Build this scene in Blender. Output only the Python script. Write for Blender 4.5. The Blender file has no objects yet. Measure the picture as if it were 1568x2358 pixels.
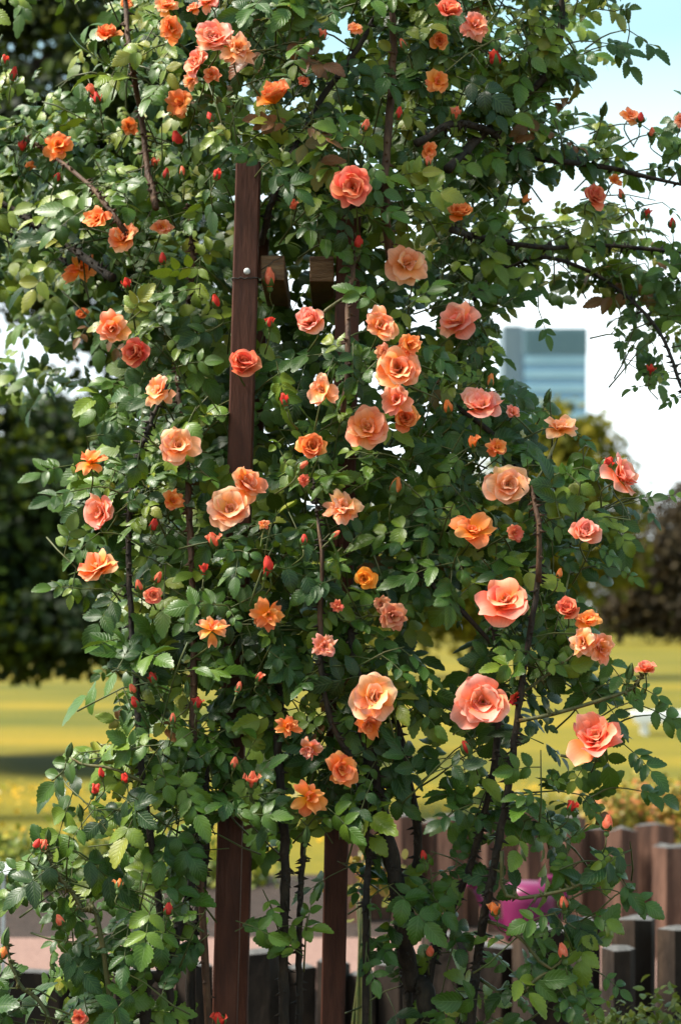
import bpy, math, random
import numpy as np
from mathutils import Vector, Quaternion, Matrix

# ------------------------------------------------------------------ camera, sky, sun, exposure
SC = bpy.context.scene
COL = SC.collection
RX, RY = 680, 1024
FPX = 4534.0            # focal length in units of the layout grid (1568 x 2358)
HC, HY = 2.0, 1410.0    # camera height, horizon row of the layout grid

cam_d = bpy.data.cameras.new("camera")
cam = bpy.data.objects.new("camera", cam_d)
COL.objects.link(cam)
cam.location = (0, 0, HC)
cam.rotation_euler = (math.radians(90), 0, 0)
cam_d.sensor_fit = 'VERTICAL'
cam_d.sensor_height = 36.0
cam_d.sensor_width = 24.0
cam_d.lens = FPX * 36.0 / 2358.0
cam_d.shift_y = (HY - 1179.0) / 2358.0
cam_d.clip_start = 0.05
cam_d.clip_end = 5000
cam_d.dof.use_dof = True
cam_d.dof.focus_distance = 4.9
cam_d.dof.aperture_fstop = 3.1
cam_d.dof.aperture_blades = 9
SC.camera = cam

SUN_ELEV, SUN_AZ = 54.0, -95.0     # azimuth measured from +Y towards +X (negative = from the left)
w = bpy.data.worlds.new("World")
SC.world = w
w.use_nodes = True
nt = w.node_tree
nt.nodes.clear()
out = nt.nodes.new("ShaderNodeOutputWorld")
bg = nt.nodes.new("ShaderNodeBackground")
bg.inputs["Strength"].default_value = 0.085
sky = nt.nodes.new("ShaderNodeTexSky")
sky.sky_type = 'NISHITA'
sky.sun_disc = False
sky.sun_elevation = math.radians(SUN_ELEV)
sky.sun_rotation = math.radians(SUN_AZ)
sky.air_density = 1.0
sky.dust_density = 1.5
sky.ozone_density = 0.6
tc = nt.nodes.new("ShaderNodeTexCoord")
mp = nt.nodes.new("ShaderNodeMapping")
mp.inputs["Scale"].default_value = (1.0, 1.0, 2.2)
mp.inputs["Location"].default_value = (0.35, 0.1, 0.0)
nz = nt.nodes.new("ShaderNodeTexNoise")
nz.inputs["Scale"].default_value = 1.7
nz.inputs["Detail"].default_value = 5
nz.inputs["Roughness"].default_value = 0.5
cr = nt.nodes.new("ShaderNodeValToRGB")
cr.color_ramp.elements[0].position = 0.30
cr.color_ramp.elements[0].color = (0.45, 0.45, 0.45, 1)
cr.color_ramp.elements[1].position = 0.56
cr.color_ramp.elements[1].color = (1, 1, 1, 1)
mx = nt.nodes.new("ShaderNodeMixRGB")
mx.inputs["Color2"].default_value = (6.9, 8.6, 9.0, 1)   # lit overcast cloud
nt.links.new(tc.outputs["Generated"], mp.inputs["Vector"])
nt.links.new(mp.outputs["Vector"], nz.inputs["Vector"])
nt.links.new(nz.outputs["Fac"], cr.inputs["Fac"])
nt.links.new(cr.outputs["Color"], mx.inputs["Fac"])
sepz = nt.nodes.new("ShaderNodeSeparateXYZ")
nt.links.new(tc.outputs["Generated"], sepz.inputs["Vector"])
crz = nt.nodes.new("ShaderNodeValToRGB")            # whiter towards the horizon, pale blue higher up
crz.color_ramp.elements[0].position = 0.14
crz.color_ramp.elements[0].color = (7.2, 7.9, 8.1, 1)
crz.color_ramp.elements[1].position = 0.28
crz.color_ramp.elements[1].color = (2.5, 4.0, 4.4, 1)
nt.links.new(sepz.outputs["Z"], crz.inputs["Fac"])
nt.links.new(crz.outputs["Color"], mx.inputs["Color2"])
nt.links.new(sky.outputs["Color"], mx.inputs["Color1"])
nt.links.new(mx.outputs["Color"], bg.inputs["Color"])
nt.links.new(bg.outputs["Background"], out.inputs["Surface"])

sun_d = bpy.data.lights.new("sun", 'SUN')
sun_d.energy = 4.0
sun_d.angle = math.radians(18)
sun_d.color = (1.0, 0.94, 0.83)
sun = bpy.data.objects.new("sun", sun_d)
COL.objects.link(sun)
_el, _az = math.radians(SUN_ELEV), math.radians(SUN_AZ)
_sd = Vector((math.sin(_az) * math.cos(_el), math.cos(_az) * math.cos(_el), math.sin(_el)))
sun.rotation_euler = _sd.to_track_quat('Z', 'Y').to_euler()

SC.view_settings.view_transform = 'Standard'
SC.view_settings.look = 'None'
SC.view_settings.exposure = 1.58
SC.view_settings.gamma = 1.0
SC.view_settings.use_curve_mapping = False
SC.cycles.max_bounces = 8
SC.cycles.diffuse_bounces = 3
SC.cycles.glossy_bounces = 2
SC.cycles.transmission_bounces = 3

random.seed(5)
rng = np.random.default_rng(11)
PI = math.pi


def pt(x, y, Y):
    return Vector(((x - 784.0) / FPX * Y, Y, HC - (y - HY) / FPX * Y))


def px(n, Y):
    return n * Y / FPX


# ------------------------------------------------------------------ materials
def new_mat(name):
    m = bpy.data.materials.new(name)
    m.use_nodes = True
    t = m.node_tree
    b = t.nodes["Principled BSDF"]
    return m, t, b


def nd(t, kind, **kw):
    n = t.nodes.new(kind)
    for k, v in kw.items():
        n.inputs[k].default_value = v
    return n


def ramp(t, fac, stops):
    r = t.nodes.new("ShaderNodeValToRGB")
    e = r.color_ramp.elements
    while len(e) > 1:
        e.remove(e[-1])
    e[0].position = stops[0][0]
    e[0].color = (*stops[0][1], 1)
    for p, c in stops[1:]:
        k = e.new(p)
        k.color = (*c, 1)
    if fac is not None:
        t.links.new(fac, r.inputs["Fac"])
    return r


def noise_mat(name, stops, scale=8.0, rough=0.8, bump=0.3, stretch=(1, 1, 1), detail=6, spec=0.3, bdist=0.01, coord="Object"):
    m, t, b = new_mat(name)
    c = t.nodes.new("ShaderNodeTexCoord")
    p = t.nodes.new("ShaderNodeMapping")
    p.inputs["Scale"].default_value = stretch
    t.links.new(c.outputs[coord], p.inputs["Vector"])
    n = nd(t, "ShaderNodeTexNoise", Scale=scale, Detail=detail, Roughness=0.6)
    t.links.new(p.outputs["Vector"], n.inputs["Vector"])
    r = ramp(t, n.outputs["Fac"], stops)
    t.links.new(r.outputs["Color"], b.inputs["Base Color"])
    b.inputs["Roughness"].default_value = rough
    b.inputs["Specular IOR Level"].default_value = spec
    if bump:
        n2 = nd(t, "ShaderNodeTexNoise", Scale=scale * 3, Detail=5)
        t.links.new(p.outputs["Vector"], n2.inputs["Vector"])
        bp = nd(t, "ShaderNodeBump", Strength=bump, Distance=bdist)
        t.links.new(n2.outputs["Fac"], bp.inputs["Height"])
        t.links.new(bp.outputs["Normal"], b.inputs["Normal"])
    return m


def leaf_mat(name, stops, back, trans, rough=0.34, transfac=0.22, veins=True, spec=0.5):
    m, t, b = new_mat(name)
    a = t.nodes.new("ShaderNodeAttribute")
    a.attribute_name = "tint"
    r = ramp(t, a.outputs["Fac"], stops)
    col = r.outputs["Color"]
    # blotchy variation on the blade
    tcn = t.nodes.new("ShaderNodeTexCoord")
    nn = nd(t, "ShaderNodeTexNoise", Scale=55.0, Detail=3)
    t.links.new(tcn.outputs["Object"], nn.inputs["Vector"])
    hv = nd(t, "ShaderNodeHueSaturation")
    mr = nd(t, "ShaderNodeMapRange")
    mr.inputs["To Min"].default_value = 0.72
    mr.inputs["To Max"].default_value = 1.28
    t.links.new(nn.outputs["Fac"], mr.inputs["Value"])
    t.links.new(mr.outputs["Result"], hv.inputs["Value"])
    t.links.new(col, hv.inputs["Color"])
    col = hv.outputs["Color"]
    if veins:
        ns = nd(t, "ShaderNodeTexNoise", Scale=120.0, Detail=4, Roughness=0.65)
        t.links.new(tcn.outputs["Object"], ns.inputs["Vector"])
        sr = nd(t, "ShaderNodeMapRange")
        sr.inputs["From Min"].default_value = 0.665
        sr.inputs["From Max"].default_value = 0.70
        sr.inputs["To Max"].default_value = 0.75
        t.links.new(ns.outputs["Fac"], sr.inputs["Value"])
        mspot = t.nodes.new("ShaderNodeMixRGB")
        t.links.new(sr.outputs["Result"], mspot.inputs["Fac"])
        t.links.new(col, mspot.inputs["Color1"])
        mspot.inputs["Color2"].default_value = (0.10, 0.065, 0.014, 1)
        col = mspot.outputs["Color"]
        uv = t.nodes.new("ShaderNodeUVMap")
        sp = t.nodes.new("ShaderNodeSeparateXYZ")
        t.links.new(uv.outputs["UV"], sp.inputs["Vector"])
        su = nd(t, "ShaderNodeMath")
        su.operation = 'SUBTRACT'
        su.inputs[1].default_value = 0.5
        t.links.new(sp.outputs["X"], su.inputs[0])
        ab = nd(t, "ShaderNodeMath")
        ab.operation = 'ABSOLUTE'
        t.links.new(su.outputs[0], ab.inputs[0])
        k1 = nd(t, "ShaderNodeMath")
        k1.operation = 'MULTIPLY_ADD'       # v*44 - |u|*26
        k1.inputs[1].default_value = 46.0
        t.links.new(sp.outputs["Y"], k1.inputs[0])
        k2 = nd(t, "ShaderNodeMath")
        k2.operation = 'MULTIPLY'
        k2.inputs[1].default_value = -30.0
        t.links.new(ab.outputs[0], k2.inputs[0])
        t.links.new(k2.outputs[0], k1.inputs[2])
        sn = nd(t, "ShaderNodeMath")
        sn.operation = 'SINE'
        t.links.new(k1.outputs[0], sn.inputs[0])
        pw = nd(t, "ShaderNodeMapRange")
        pw.inputs["From Min"].default_value = 0.55
        pw.inputs["From Max"].default_value = 1.0
        t.links.new(sn.outputs[0], pw.inputs["Value"])
        mid = nd(t, "ShaderNodeMapRange")
        mid.inputs["From Min"].default_value = 0.035
        mid.inputs["From Max"].default_value = 0.01
        t.links.new(ab.outputs[0], mid.inputs["Value"])
        mxv = nd(t, "ShaderNodeMath")
        mxv.operation = 'MAXIMUM'
        t.links.new(pw.outputs["Result"], mxv.inputs[0])
        t.links.new(mid.outputs["Result"], mxv.inputs[1])
        mc = t.nodes.new("ShaderNodeMixRGB")
        sc = nd(t, "ShaderNodeMath")
        sc.operation = 'MULTIPLY'
        sc.inputs[1].default_value = 0.22
        t.links.new(mxv.outputs[0], sc.inputs[0])
        t.links.new(sc.outputs[0], mc.inputs["Fac"])
        t.links.new(col, mc.inputs["Color1"])
        mc.inputs["Color2"].default_value = (0.16, 0.24, 0.07, 1)
        col = mc.outputs["Color"]
        bp = nd(t, "ShaderNodeBump", Strength=0.38, Distance=0.0015)
        bp.invert = True
        t.links.new(mxv.outputs[0], bp.inputs["Height"])
        t.links.new(bp.outputs["Normal"], b.inputs["Normal"])
    geo = t.nodes.new("ShaderNodeNewGeometry")
    mb = t.nodes.new("ShaderNodeMixRGB")
    t.links.new(geo.outputs["Backfacing"], mb.inputs["Fac"])
    t.links.new(col, mb.inputs["Color1"])
    mb.inputs["Color2"].default_value = (*back, 1)
    t.links.new(mb.outputs["Color"], b.inputs["Base Color"])
    b.inputs["Roughness"].default_value = rough
    b.inputs["Specular IOR Level"].default_value = spec
    tr = t.nodes.new("ShaderNodeBsdfTranslucent")
    mt = t.nodes.new("ShaderNodeMixRGB")
    mt.blend_type = 'MIX'
    mt.inputs["Fac"].default_value = 0.7
    t.links.new(col, mt.inputs["Color1"])
    mt.inputs["Color2"].default_value = (*trans, 1)
    t.links.new(mt.outputs["Color"], tr.inputs["Color"])
    ms = t.nodes.new("ShaderNodeMixShader")
    ms.inputs["Fac"].default_value = transfac
    t.links.new(b.outputs["BSDF"], ms.inputs[1])
    t.links.new(tr.outputs["BSDF"], ms.inputs[2])
    t.links.new(ms.outputs["Shader"], t.nodes["Material Output"].inputs["Surface"])
    return m


def petal_mat(name, base, body, edge, rough=0.6, transfac=0.36):
    m, t, b = new_mat(name)
    uv = t.nodes.new("ShaderNodeUVMap")
    sp = t.nodes.new("ShaderNodeSeparateXYZ")
    t.links.new(uv.outputs["UV"], sp.inputs["Vector"])
    r = ramp(t, sp.outputs["Y"], [(0.10, base), (0.52, body), (0.82, tuple(0.5 * (p + q) for p, q in zip(body, edge))), (1.0, edge)])
    a = t.nodes.new("ShaderNodeAttribute")
    a.attribute_name = "tint"
    hv = nd(t, "ShaderNodeHueSaturation")
    m1 = nd(t, "ShaderNodeMapRange")
    m1.inputs["To Min"].default_value = 0.487
    m1.inputs["To Max"].default_value = 0.513
    t.links.new(a.outputs["Fac"], m1.inputs["Value"])
    t.links.new(m1.outputs["Result"], hv.inputs["Hue"])
    # fine streaks running from the claw to the rim
    tcn = t.nodes.new("ShaderNodeMapping")
    tcn.inputs["Scale"].default_value = (26, 2.0, 1)
    t.links.new(uv.outputs["UV"], tcn.inputs["Vector"])
    nn = nd(t, "ShaderNodeTexNoise", Scale=1.0, Detail=3)
    t.links.new(tcn.outputs["Vector"], nn.inputs["Vector"])
    m2 = nd(t, "ShaderNodeMapRange")
    m2.inputs["To Min"].default_value = 0.80
    m2.inputs["To Max"].default_value = 1.16
    t.links.new(nn.outputs["Fac"], m2.inputs["Value"])
    t.links.new(m2.outputs["Result"], hv.inputs["Value"])
    t.links.new(r.outputs["Color"], hv.inputs["Color"])
    t.links.new(hv.outputs["Color"], b.inputs["Base Color"])
    b.inputs["Roughness"].default_value = rough
    b.inputs["Specular IOR Level"].default_value = 0.25
    tr = t.nodes.new("ShaderNodeBsdfTranslucent")
    t.links.new(hv.outputs["Color"], tr.inputs["Color"])
    ms = t.nodes.new("ShaderNodeMixShader")
    ms.inputs["Fac"].default_value = transfac
    t.links.new(b.outputs["BSDF"], ms.inputs[1])
    t.links.new(tr.outputs["BSDF"], ms.inputs[2])
    t.links.new(ms.outputs["Shader"], t.nodes["Material Output"].inputs["Surface"])
    return m


M = {}
M['rose_leaf'] = leaf_mat("rose_leaf", [(0.0, (0.003, 0.012, 0.002)), (0.45, (0.0155, 0.050, 0.0045)),
                                        (0.72, (0.056, 0.112, 0.007)), (0.88, (0.160, 0.205, 0.016)),
                                        (0.93, (0.19, 0.19, 0.018)), (0.96, (0.13, 0.035, 0.014)), (1.0, (0.16, 0.05, 0.015))],
                          (0.040, 0.080, 0.020), (0.18, 0.28, 0.012), 0.38, 0.13, True, 0.32)
M['petal_peach'] = petal_mat("petal_peach", (0.96, 0.36, 0.02), (0.95, 0.27, 0.06), (0.97, 0.47, 0.29))
M['petal_pink'] = petal_mat("petal_pink", (0.95, 0.34, 0.03), (0.95, 0.25, 0.115), (0.97, 0.46, 0.36))
M['petal_coral'] = petal_mat("petal_coral", (0.90, 0.20, 0.04), (0.87, 0.15, 0.07), (0.92, 0.32, 0.19))
M['petal_orange'] = petal_mat("petal_orange", (0.96, 0.34, 0.01), (0.94, 0.23, 0.035), (0.95, 0.37, 0.15))
M['petal_pale'] = petal_mat("petal_pale", (0.96, 0.38, 0.02), (0.95, 0.37, 0.12), (0.97, 0.55, 0.37))
M['petal_yellow'] = petal_mat("petal_yellow", (0.95, 0.45, 0.02), (0.93, 0.32, 0.02), (0.95, 0.42, 0.07))
M['petal_red'] = petal_mat("petal_red", (0.62, 0.05, 0.02), (0.66, 0.035, 0.03), (0.75, 0.09, 0.05))
M['petal_faded'] = petal_mat("petal_faded", (0.62, 0.22, 0.06), (0.70, 0.22, 0.10), (0.80, 0.36, 0.22))
M['calyx'] = noise_mat("calyx", [(0.3, (0.045, 0.085, 0.02)), (0.7, (0.09, 0.13, 0.03))], 60, 0.5, 0)
M['stem'] = noise_mat("stem", [(0.3, (0.035, 0.065, 0.012)), (0.7, (0.085, 0.075, 0.02))], 30, 0.5, 0)
M['stamen'] = noise_mat("stamen", [(0.3, (0.45, 0.16, 0.02)), (0.7, (0.75, 0.36, 0.04))], 200, 0.6, 0)
M['cane_dark'] = noise_mat("cane_dark", [(0.3, (0.007, 0.005, 0.004)), (0.55, (0.022, 0.014, 0.008)), (0.8, (0.055, 0.036, 0.018))], 40, 0.75, 0.6, (1, 1, 0.35))
M['cane_brown'] = noise_mat("cane_brown", [(0.3, (0.03, 0.014, 0.008)), (0.55, (0.075, 0.035, 0.017)), (0.8, (0.14, 0.075, 0.032))], 40, 0.7, 0.6, (1, 1, 0.35))
M['cane_green'] = noise_mat("cane_green", [(0.3, (0.04, 0.05, 0.015)), (0.6, (0.10, 0.085, 0.025)), (0.8, (0.14, 0.075, 0.03))], 40, 0.55, 0.3, (1, 1, 0.35))
M['post'] = noise_mat("post", [(0.22, (0.018, 0.007, 0.005)), (0.45, (0.054, 0.0165, 0.0085)), (0.66, (0.080, 0.026, 0.0135)), (0.77, (0.13, 0.068, 0.050)), (0.88, (0.20, 0.15, 0.13))],
                      9, 0.6, 0.6, (4, 4, 0.7), 10, 0.22, 0.004)
M['beam'] = noise_mat("beam", [(0.3, (0.06, 0.028, 0.014)), (0.55, (0.14, 0.075, 0.035)), (0.8, (0.22, 0.13, 0.06))], 12, 0.7, 0.6, (1, 0.4, 4), 10)
M['steel'] = noise_mat("steel", [(0.3, (0.35, 0.35, 0.35)), (0.7, (0.55, 0.55, 0.54))], 90, 0.35, 0.1)
M['wire'] = noise_mat("wire", [(0.3, (0.01, 0.01, 0.01)), (0.7, (0.03, 0.025, 0.02))], 90, 0.5, 0.1)


# ------------------------------------------------------------------ object helpers
def link(name, me, mat, parent=None, smooth=True):
    if mat is not None and not me.materials:
        me.materials.append(mat)
    o = bpy.data.objects.new(name, me)
    COL.objects.link(o)
    if parent is not None:
        o.parent = parent
    if smooth and len(me.polygons):
        me.polygons.foreach_set("use_smooth", np.ones(len(me.polygons), dtype=bool))
    return o


def np_mesh(name, V, Q, T=None, uv=None, tint=None):
    """V (n,3); Q (m,4) quads; T (k,3) triangles; uv (n,2) and tint (n,) per vertex."""
    me = bpy.data.meshes.new(name)
    V = np.asarray(V, dtype=np.float32).reshape(-1, 3)
    Q = np.asarray(Q if Q is not None else [], dtype=np.int32).reshape(-1, 4)
    T = np.asarray(T if T is not None else [], dtype=np.int32).reshape(-1, 3)
    me.vertices.add(len(V))
    me.vertices.foreach_set("co", V.ravel())
    li = np.concatenate([Q.ravel(), T.ravel()]).astype(np.int32)
    me.loops.add(len(li))
    me.loops.foreach_set("vertex_index", li)
    n = len(Q) + len(T)
    tot = np.concatenate([np.full(len(Q), 4), np.full(len(T), 3)]).astype(np.int32)
    st = np.concatenate([[0], np.cumsum(tot)[:-1]]).astype(np.int32) if n else np.zeros(0, np.int32)
    me.polygons.add(n)
    me.polygons.foreach_set("loop_start", st)
    if uv is not None:
        l = me.uv_layers.new(name="UVMap")
        l.data.foreach_set("uv", np.asarray(uv, dtype=np.float32)[li].ravel())
    if tint is not None:
        at = me.attributes.new("tint", 'FLOAT', 'POINT')
        at.data.foreach_set("value", np.asarray(tint, dtype=np.float32))
    me.update(calc_edges=True)
    return me


class MB:
    """collects simple solids into one mesh"""
    def __init__(s):
        s.V, s.F = [], []

    def add(s, V, F):
        o = len(s.V)
        s.V += [tuple(v) for v in V]
        s.F += [tuple(i + o for i in f) for f in F]

    def box(s, x0, x1, y0, y1, z0, z1):
        V = [(x, y, z) for z in (z0, z1) for y in (y0, y1) for x in (x0, x1)]
        s.add(V, [(0, 2, 3, 1), (4, 5, 7, 6), (0, 1, 5, 4), (1, 3, 7, 5), (3, 2, 6, 7), (2, 0, 4, 6)])

    def beam(s, a, b, hx, hy, up=Vector((0, 1, 0)), ch=0.0):
        a, b = Vector(a), Vector(b)
        d = (b - a).normalized()
        u = (up - d * up.dot(d)).normalized()
        v = d.cross(u)
        if ch <= 0:
            ring = [(-hx, -hy), (hx, -hy), (hx, hy), (-hx, hy)]
        else:
            ring = [(-hx + ch, -hy), (hx - ch, -hy), (hx, -hy + ch), (hx, hy - ch), (hx - ch, hy), (-hx + ch, hy), (-hx, hy - ch), (-hx, -hy + ch)]
        n = len(ring)
        V = [a + v * p + u * q for p, q in ring] + [b + v * p + u * q for p, q in ring]
        F = [(i, (i + 1) % n, n + (i + 1) % n, n + i) for i in range(n)] + [tuple(range(n))[::-1], tuple(range(n, 2 * n))]
        s.add(V, F)

    def tube(s, pts, radii, n=8, cap=True):
        pts = [Vector(p) for p in pts]
        fr = []
        u = None
        for i, p in enumerate(pts):
            d = (pts[min(i + 1, len(pts) - 1)] - pts[max(i - 1, 0)]).normalized()
            if u is None:
                u = Vector((0, 1, 0)) if abs(d.y) < 0.9 else Vector((1, 0, 0))
            u = (u - d * u.dot(d)).normalized()
            fr.append((u, d.cross(u)))
        V, F = [], []
        for p, r, (a, b) in zip(pts, radii, fr):
            for k in range(n):
                t = 2 * PI * k / n
                V.append(p + a * (r * math.cos(t)) + b * (r * math.sin(t)))
        for i in range(len(pts) - 1):
            for k in range(n):
                k2 = (k + 1) % n
                F.append((i * n + k, i * n + k2, (i + 1) * n + k2, (i + 1) * n + k))
        if cap:
            F.append(tuple(range(n))[::-1])
            F.append(tuple(range((len(pts) - 1) * n, len(pts) * n)))
        s.add(V, F)

    def cone(s, p, d, r, h, n=5):
        d = Vector(d).normalized()
        u = Vector((0.3, 0.2, 1)).cross(d).normalized()
        v = d.cross(u)
        V = [Vector(p) + u * (r * math.cos(2 * PI * k / n)) + v * (r * math.sin(2 * PI * k / n)) for k in range(n)] + [Vector(p) + d * h]
        s.add(V, [(k, (k + 1) % n, n) for k in range(n)])

    def lathe(s, prof, n=20, c=(0, 0, 0)):
        V, F = [], []
        for r, z in prof:
            for k in range(n):
                t = 2 * PI * k / n
                V.append((c[0] + r * math.cos(t), c[1] + r * math.sin(t), c[2] + z))
        for i in range(len(prof) - 1):
            for k in range(n):
                k2 = (k + 1) % n
                F.append((i * n + k, i * n + k2, (i + 1) * n + k2, (i + 1) * n + k))
        F.append(tuple(range(n))[::-1])
        F.append(tuple(range((len(prof) - 1) * n, len(prof) * n)))
        s.add(V, F)

    def mesh(s, name):
        me = bpy.data.meshes.new(name)
        me.from_pydata(s.V, [], s.F)
        me.update()
        return me

    def build(s, name, mat, parent=None, smooth=False):
        return link(name, s.mesh(name), mat, parent, smooth)


def bevel(o, wd, seg=2):
    b = o.modifiers.new("bevel", 'BEVEL')
    b.width = wd
    b.segments = seg
    b.limit_method = 'ANGLE'
    return o


def tag(o, label=None, cat=None, group=None, kind=None):
    if label:
        o["label"] = label
    if cat:
        o["category"] = cat
    if group:
        o["group"] = group
    if kind:
        o["kind"] = kind
    return o


def empty(name, loc):
    o = bpy.data.objects.new(name, None)
    COL.objects.link(o)
    o.location = loc
    o.empty_display_size = 0.1
    return o


def smooth_path(pts, n):
    """Catmull-Rom through 3-D points"""
    P = [np.array(p, dtype=float) for p in pts]
    P = [2 * P[0] - P[1]] + P + [2 * P[-1] - P[-2]]
    o = []
    segs = len(P) - 3
    for i in range(n):
        t = i / (n - 1) * segs
        k = min(int(t), segs - 1)
        f = t - k
        a, b, c, d = P[k:k + 4]
        o.append(0.5 * (2 * b + (c - a) * f + (2 * a - 5 * b + 4 * c - d) * f * f + (3 * b - a - 3 * c + d) * f ** 3))
    return o


# ------------------------------------------------------------------ leaves
def leaflet_template(n, fold, bend, curl, wid, teeth=True, cols=2, wav=0.0):
    """blade along +Y of length 1, upper side +Z"""
    V, UV = [], []
    for i in range(n + 1):
        v = i / n
        base = math.sin(PI * min(1.0, (v ** 0.86))) ** 0.72 if 0 < v < 1 else 0.0
        base *= (1 - 0.22 * v)
        hw = wid * base
        y = v
        # bend along the length
        ang = bend * v
        yy = math.sin(ang) / bend if abs(bend) > 1e-4 else y
        zz = -(1 - math.cos(ang)) / bend if abs(bend) > 1e-4 else 0
        ty, tz = math.cos(ang), -math.sin(ang)       # tangent
        ny, nz_ = math.sin(ang), math.cos(ang)       # normal
        for s in range(-cols, cols + 1):
            u = s / cols
            tip = teeth and abs(s) == cols and 0 < i < n
            k = (1.0 if i % 2 else 0.86) if tip else 1.0
            fw = (0.022 if (i % 2) else -0.012) if tip else 0.0
            x = u * hw * k
            h = abs(x) * math.tan(fold) + curl * (abs(u) ** 2) * hw + wav * math.sin(v * 9 + u * 3) * abs(u)
            V.append((x * math.cos(fold * 0.5), yy + fw * ty + ny * h, zz + fw * tz + nz_ * h))
            UV.append((0.5 + 0.5 * u, v))
    c = 2 * cols + 1
    Q = []
    for i in range(n):
        for s in range(2 * cols):
            a = i * c + s
            Q.append((a, a + 1, a + c + 1, a + c))
    return np.array(V), np.array(Q), np.array(UV)


FINE = [leaflet_template(14, random.uniform(0.05, 0.42), random.uniform(0.15, 1.1), random.uniform(-0.35, 0.15),
                         random.uniform(0.30, 0.40), True, 2, random.uniform(0.0, 0.025)) for _ in range(16)]
COARSE = [leaflet_template(8, random.uniform(0.05, 0.4), random.uniform(0.15, 1.0), random.uniform(-0.3, 0.1),
                           random.uniform(0.30, 0.40), True, 1) for _ in range(8)]


class Leaves:
    def __init__(s):
        s.V, s.Q, s.U, s.T = [], [], [], []
        s.n = 0
        s.count = 0

    def put(s, templ, P, d, nrm, size, tint):
        Vt, Qt, Ut = templ
        d = d / np.linalg.norm(d)
        x = np.cross(d, nrm)
        x /= max(np.linalg.norm(x), 1e-9)
        z = np.cross(x, d)
        R = np.stack([x, d, z])
        s.V.append(Vt @ R * size + P)
        s.Q.append(Qt + s.n)
        s.U.append(Ut)
        s.T.append(np.full(len(Vt), tint))
        s.n += len(Vt)
        s.count += 1

    def mesh(s, name):
        return np_mesh(name, np.concatenate(s.V), np.concatenate(s.Q), None, np.concatenate(s.U), np.concatenate(s.T))


# ------------------------------------------------------------------ layout of the rose: how thickly each part of the plant is leaved
GRID = """
2224667888877899988788753100
1004666678899999988898854320
1103655688999999999888742200
4413556789999999987899740000
6644555689999999875899841232
7776656899999999888998766666
7777768998689989886566665665
8877878987688889887756665421
7777888888666788888888888511
6677788888435688899888877643
6656777888322257888777766655
6654678872321266778766665666
4565678772654346678833322554
5566468672777546778710100333
4565356562687557888600000233
4553357656656688888742000322
2321586772465567877775200111
0001686672276767888776521000
0012688862378888888887665200
0145788872488878887776654200
0046777764788888888777776522
0026768865888888888888876421
0015668875888888888888876310
0025567876888887677788775200
0034577776888886666788874000
0001567766877775677677863000
0000568764778767765666874100
0000468765667777664677876210
0000378877767777655567667432
0000688888667777865667655212
0012688888656778667776567410
0024788888877765567766778510
0046888888887645677666787510
0057888786767635787756674000
0257888785865772578764666400
2467888773475773468763676500
3468887637677245677764666400
1268876676686565456776665100
2268875676454344455776564000
2268764532215423776667640000
3467664411113324676666551000
5667655423332233546666421000
"""
G = np.array([[int(c) for c in r] for r in [r for r in GRID.split() if r]], dtype=float)
assert G.shape == (42, 28), G.shape


def dens(x, y):
    gx = min(max(x / 56.0 - 0.5, 0), 26.999)
    gy = min(max(y / 56.14 - 0.5, 0), 40.999)
    i, j = int(gx), int(gy)
    a, b = gx - i, gy - j
    v = (G[j, i] * (1 - a) + G[j, i + 1] * a) * (1 - b) + (G[j + 1, i] * (1 - a) + G[j + 1, i + 1] * a) * b
    if y < -150 or y > 2520 or x < -150 or x > 1718:
        return 0.0
    return v / 9.0


CTRL = np.array([(0, 250, 5.6), (0, 450, 5.8), (60, 700, 6.5), (120, 850, 6.5), (200, 100, 5.6), (300, 300, 5.5), (250, 500, 5.3), (400, 150, 5.1),
                 (300, 750, 5.15), (550, 100, 5.0), (600, 400, 5.0), (800, 100, 5.1), (800, 400, 4.98), (1000, 150, 5.2), (1000, 450, 5.15), (1250, 150, 5.35),
                 (1250, 420, 5.5), (1450, 350, 5.6), (1400, 600, 5.8), (1150, 620, 5.7), (1550, 750, 5.6), (1500, 880, 5.5), (1150, 780, 5.4), (1100, 1000, 5.0),
                 (900, 800, 4.9), (700, 900, 4.92), (650, 1300, 4.88), (400, 1000, 4.95), (250, 1100, 5.0), (250, 1300, 5.0), (400, 1500, 4.9), (300, 1800, 4.85),
                 (100, 2000, 4.85), (100, 2250, 4.85), (350, 2200, 4.85), (600, 2000, 4.9), (700, 1600, 4.88), (900, 1600, 4.88), (900, 2000, 5.0), (1100, 1400, 4.88),
                 (1100, 1700, 4.9), (1300, 1200, 4.9), (1400, 1100, 4.95), (1500, 1180, 5.2), (1350, 1500, 4.88), (1350, 1700, 4.86), (1400, 1850, 4.9),
                 (1300, 2050, 4.92), (1300, 2250, 4.95), (1000, 2250, 5.1)])


def yfront(x, y):
    d2 = (CTRL[:, 0] - x) ** 2 + (CTRL[:, 1] - y) ** 2 + 900.0
    wgt = d2 ** -1.5
    return float((wgt * CTRL[:, 2]).sum() / wgt.sum())


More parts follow.
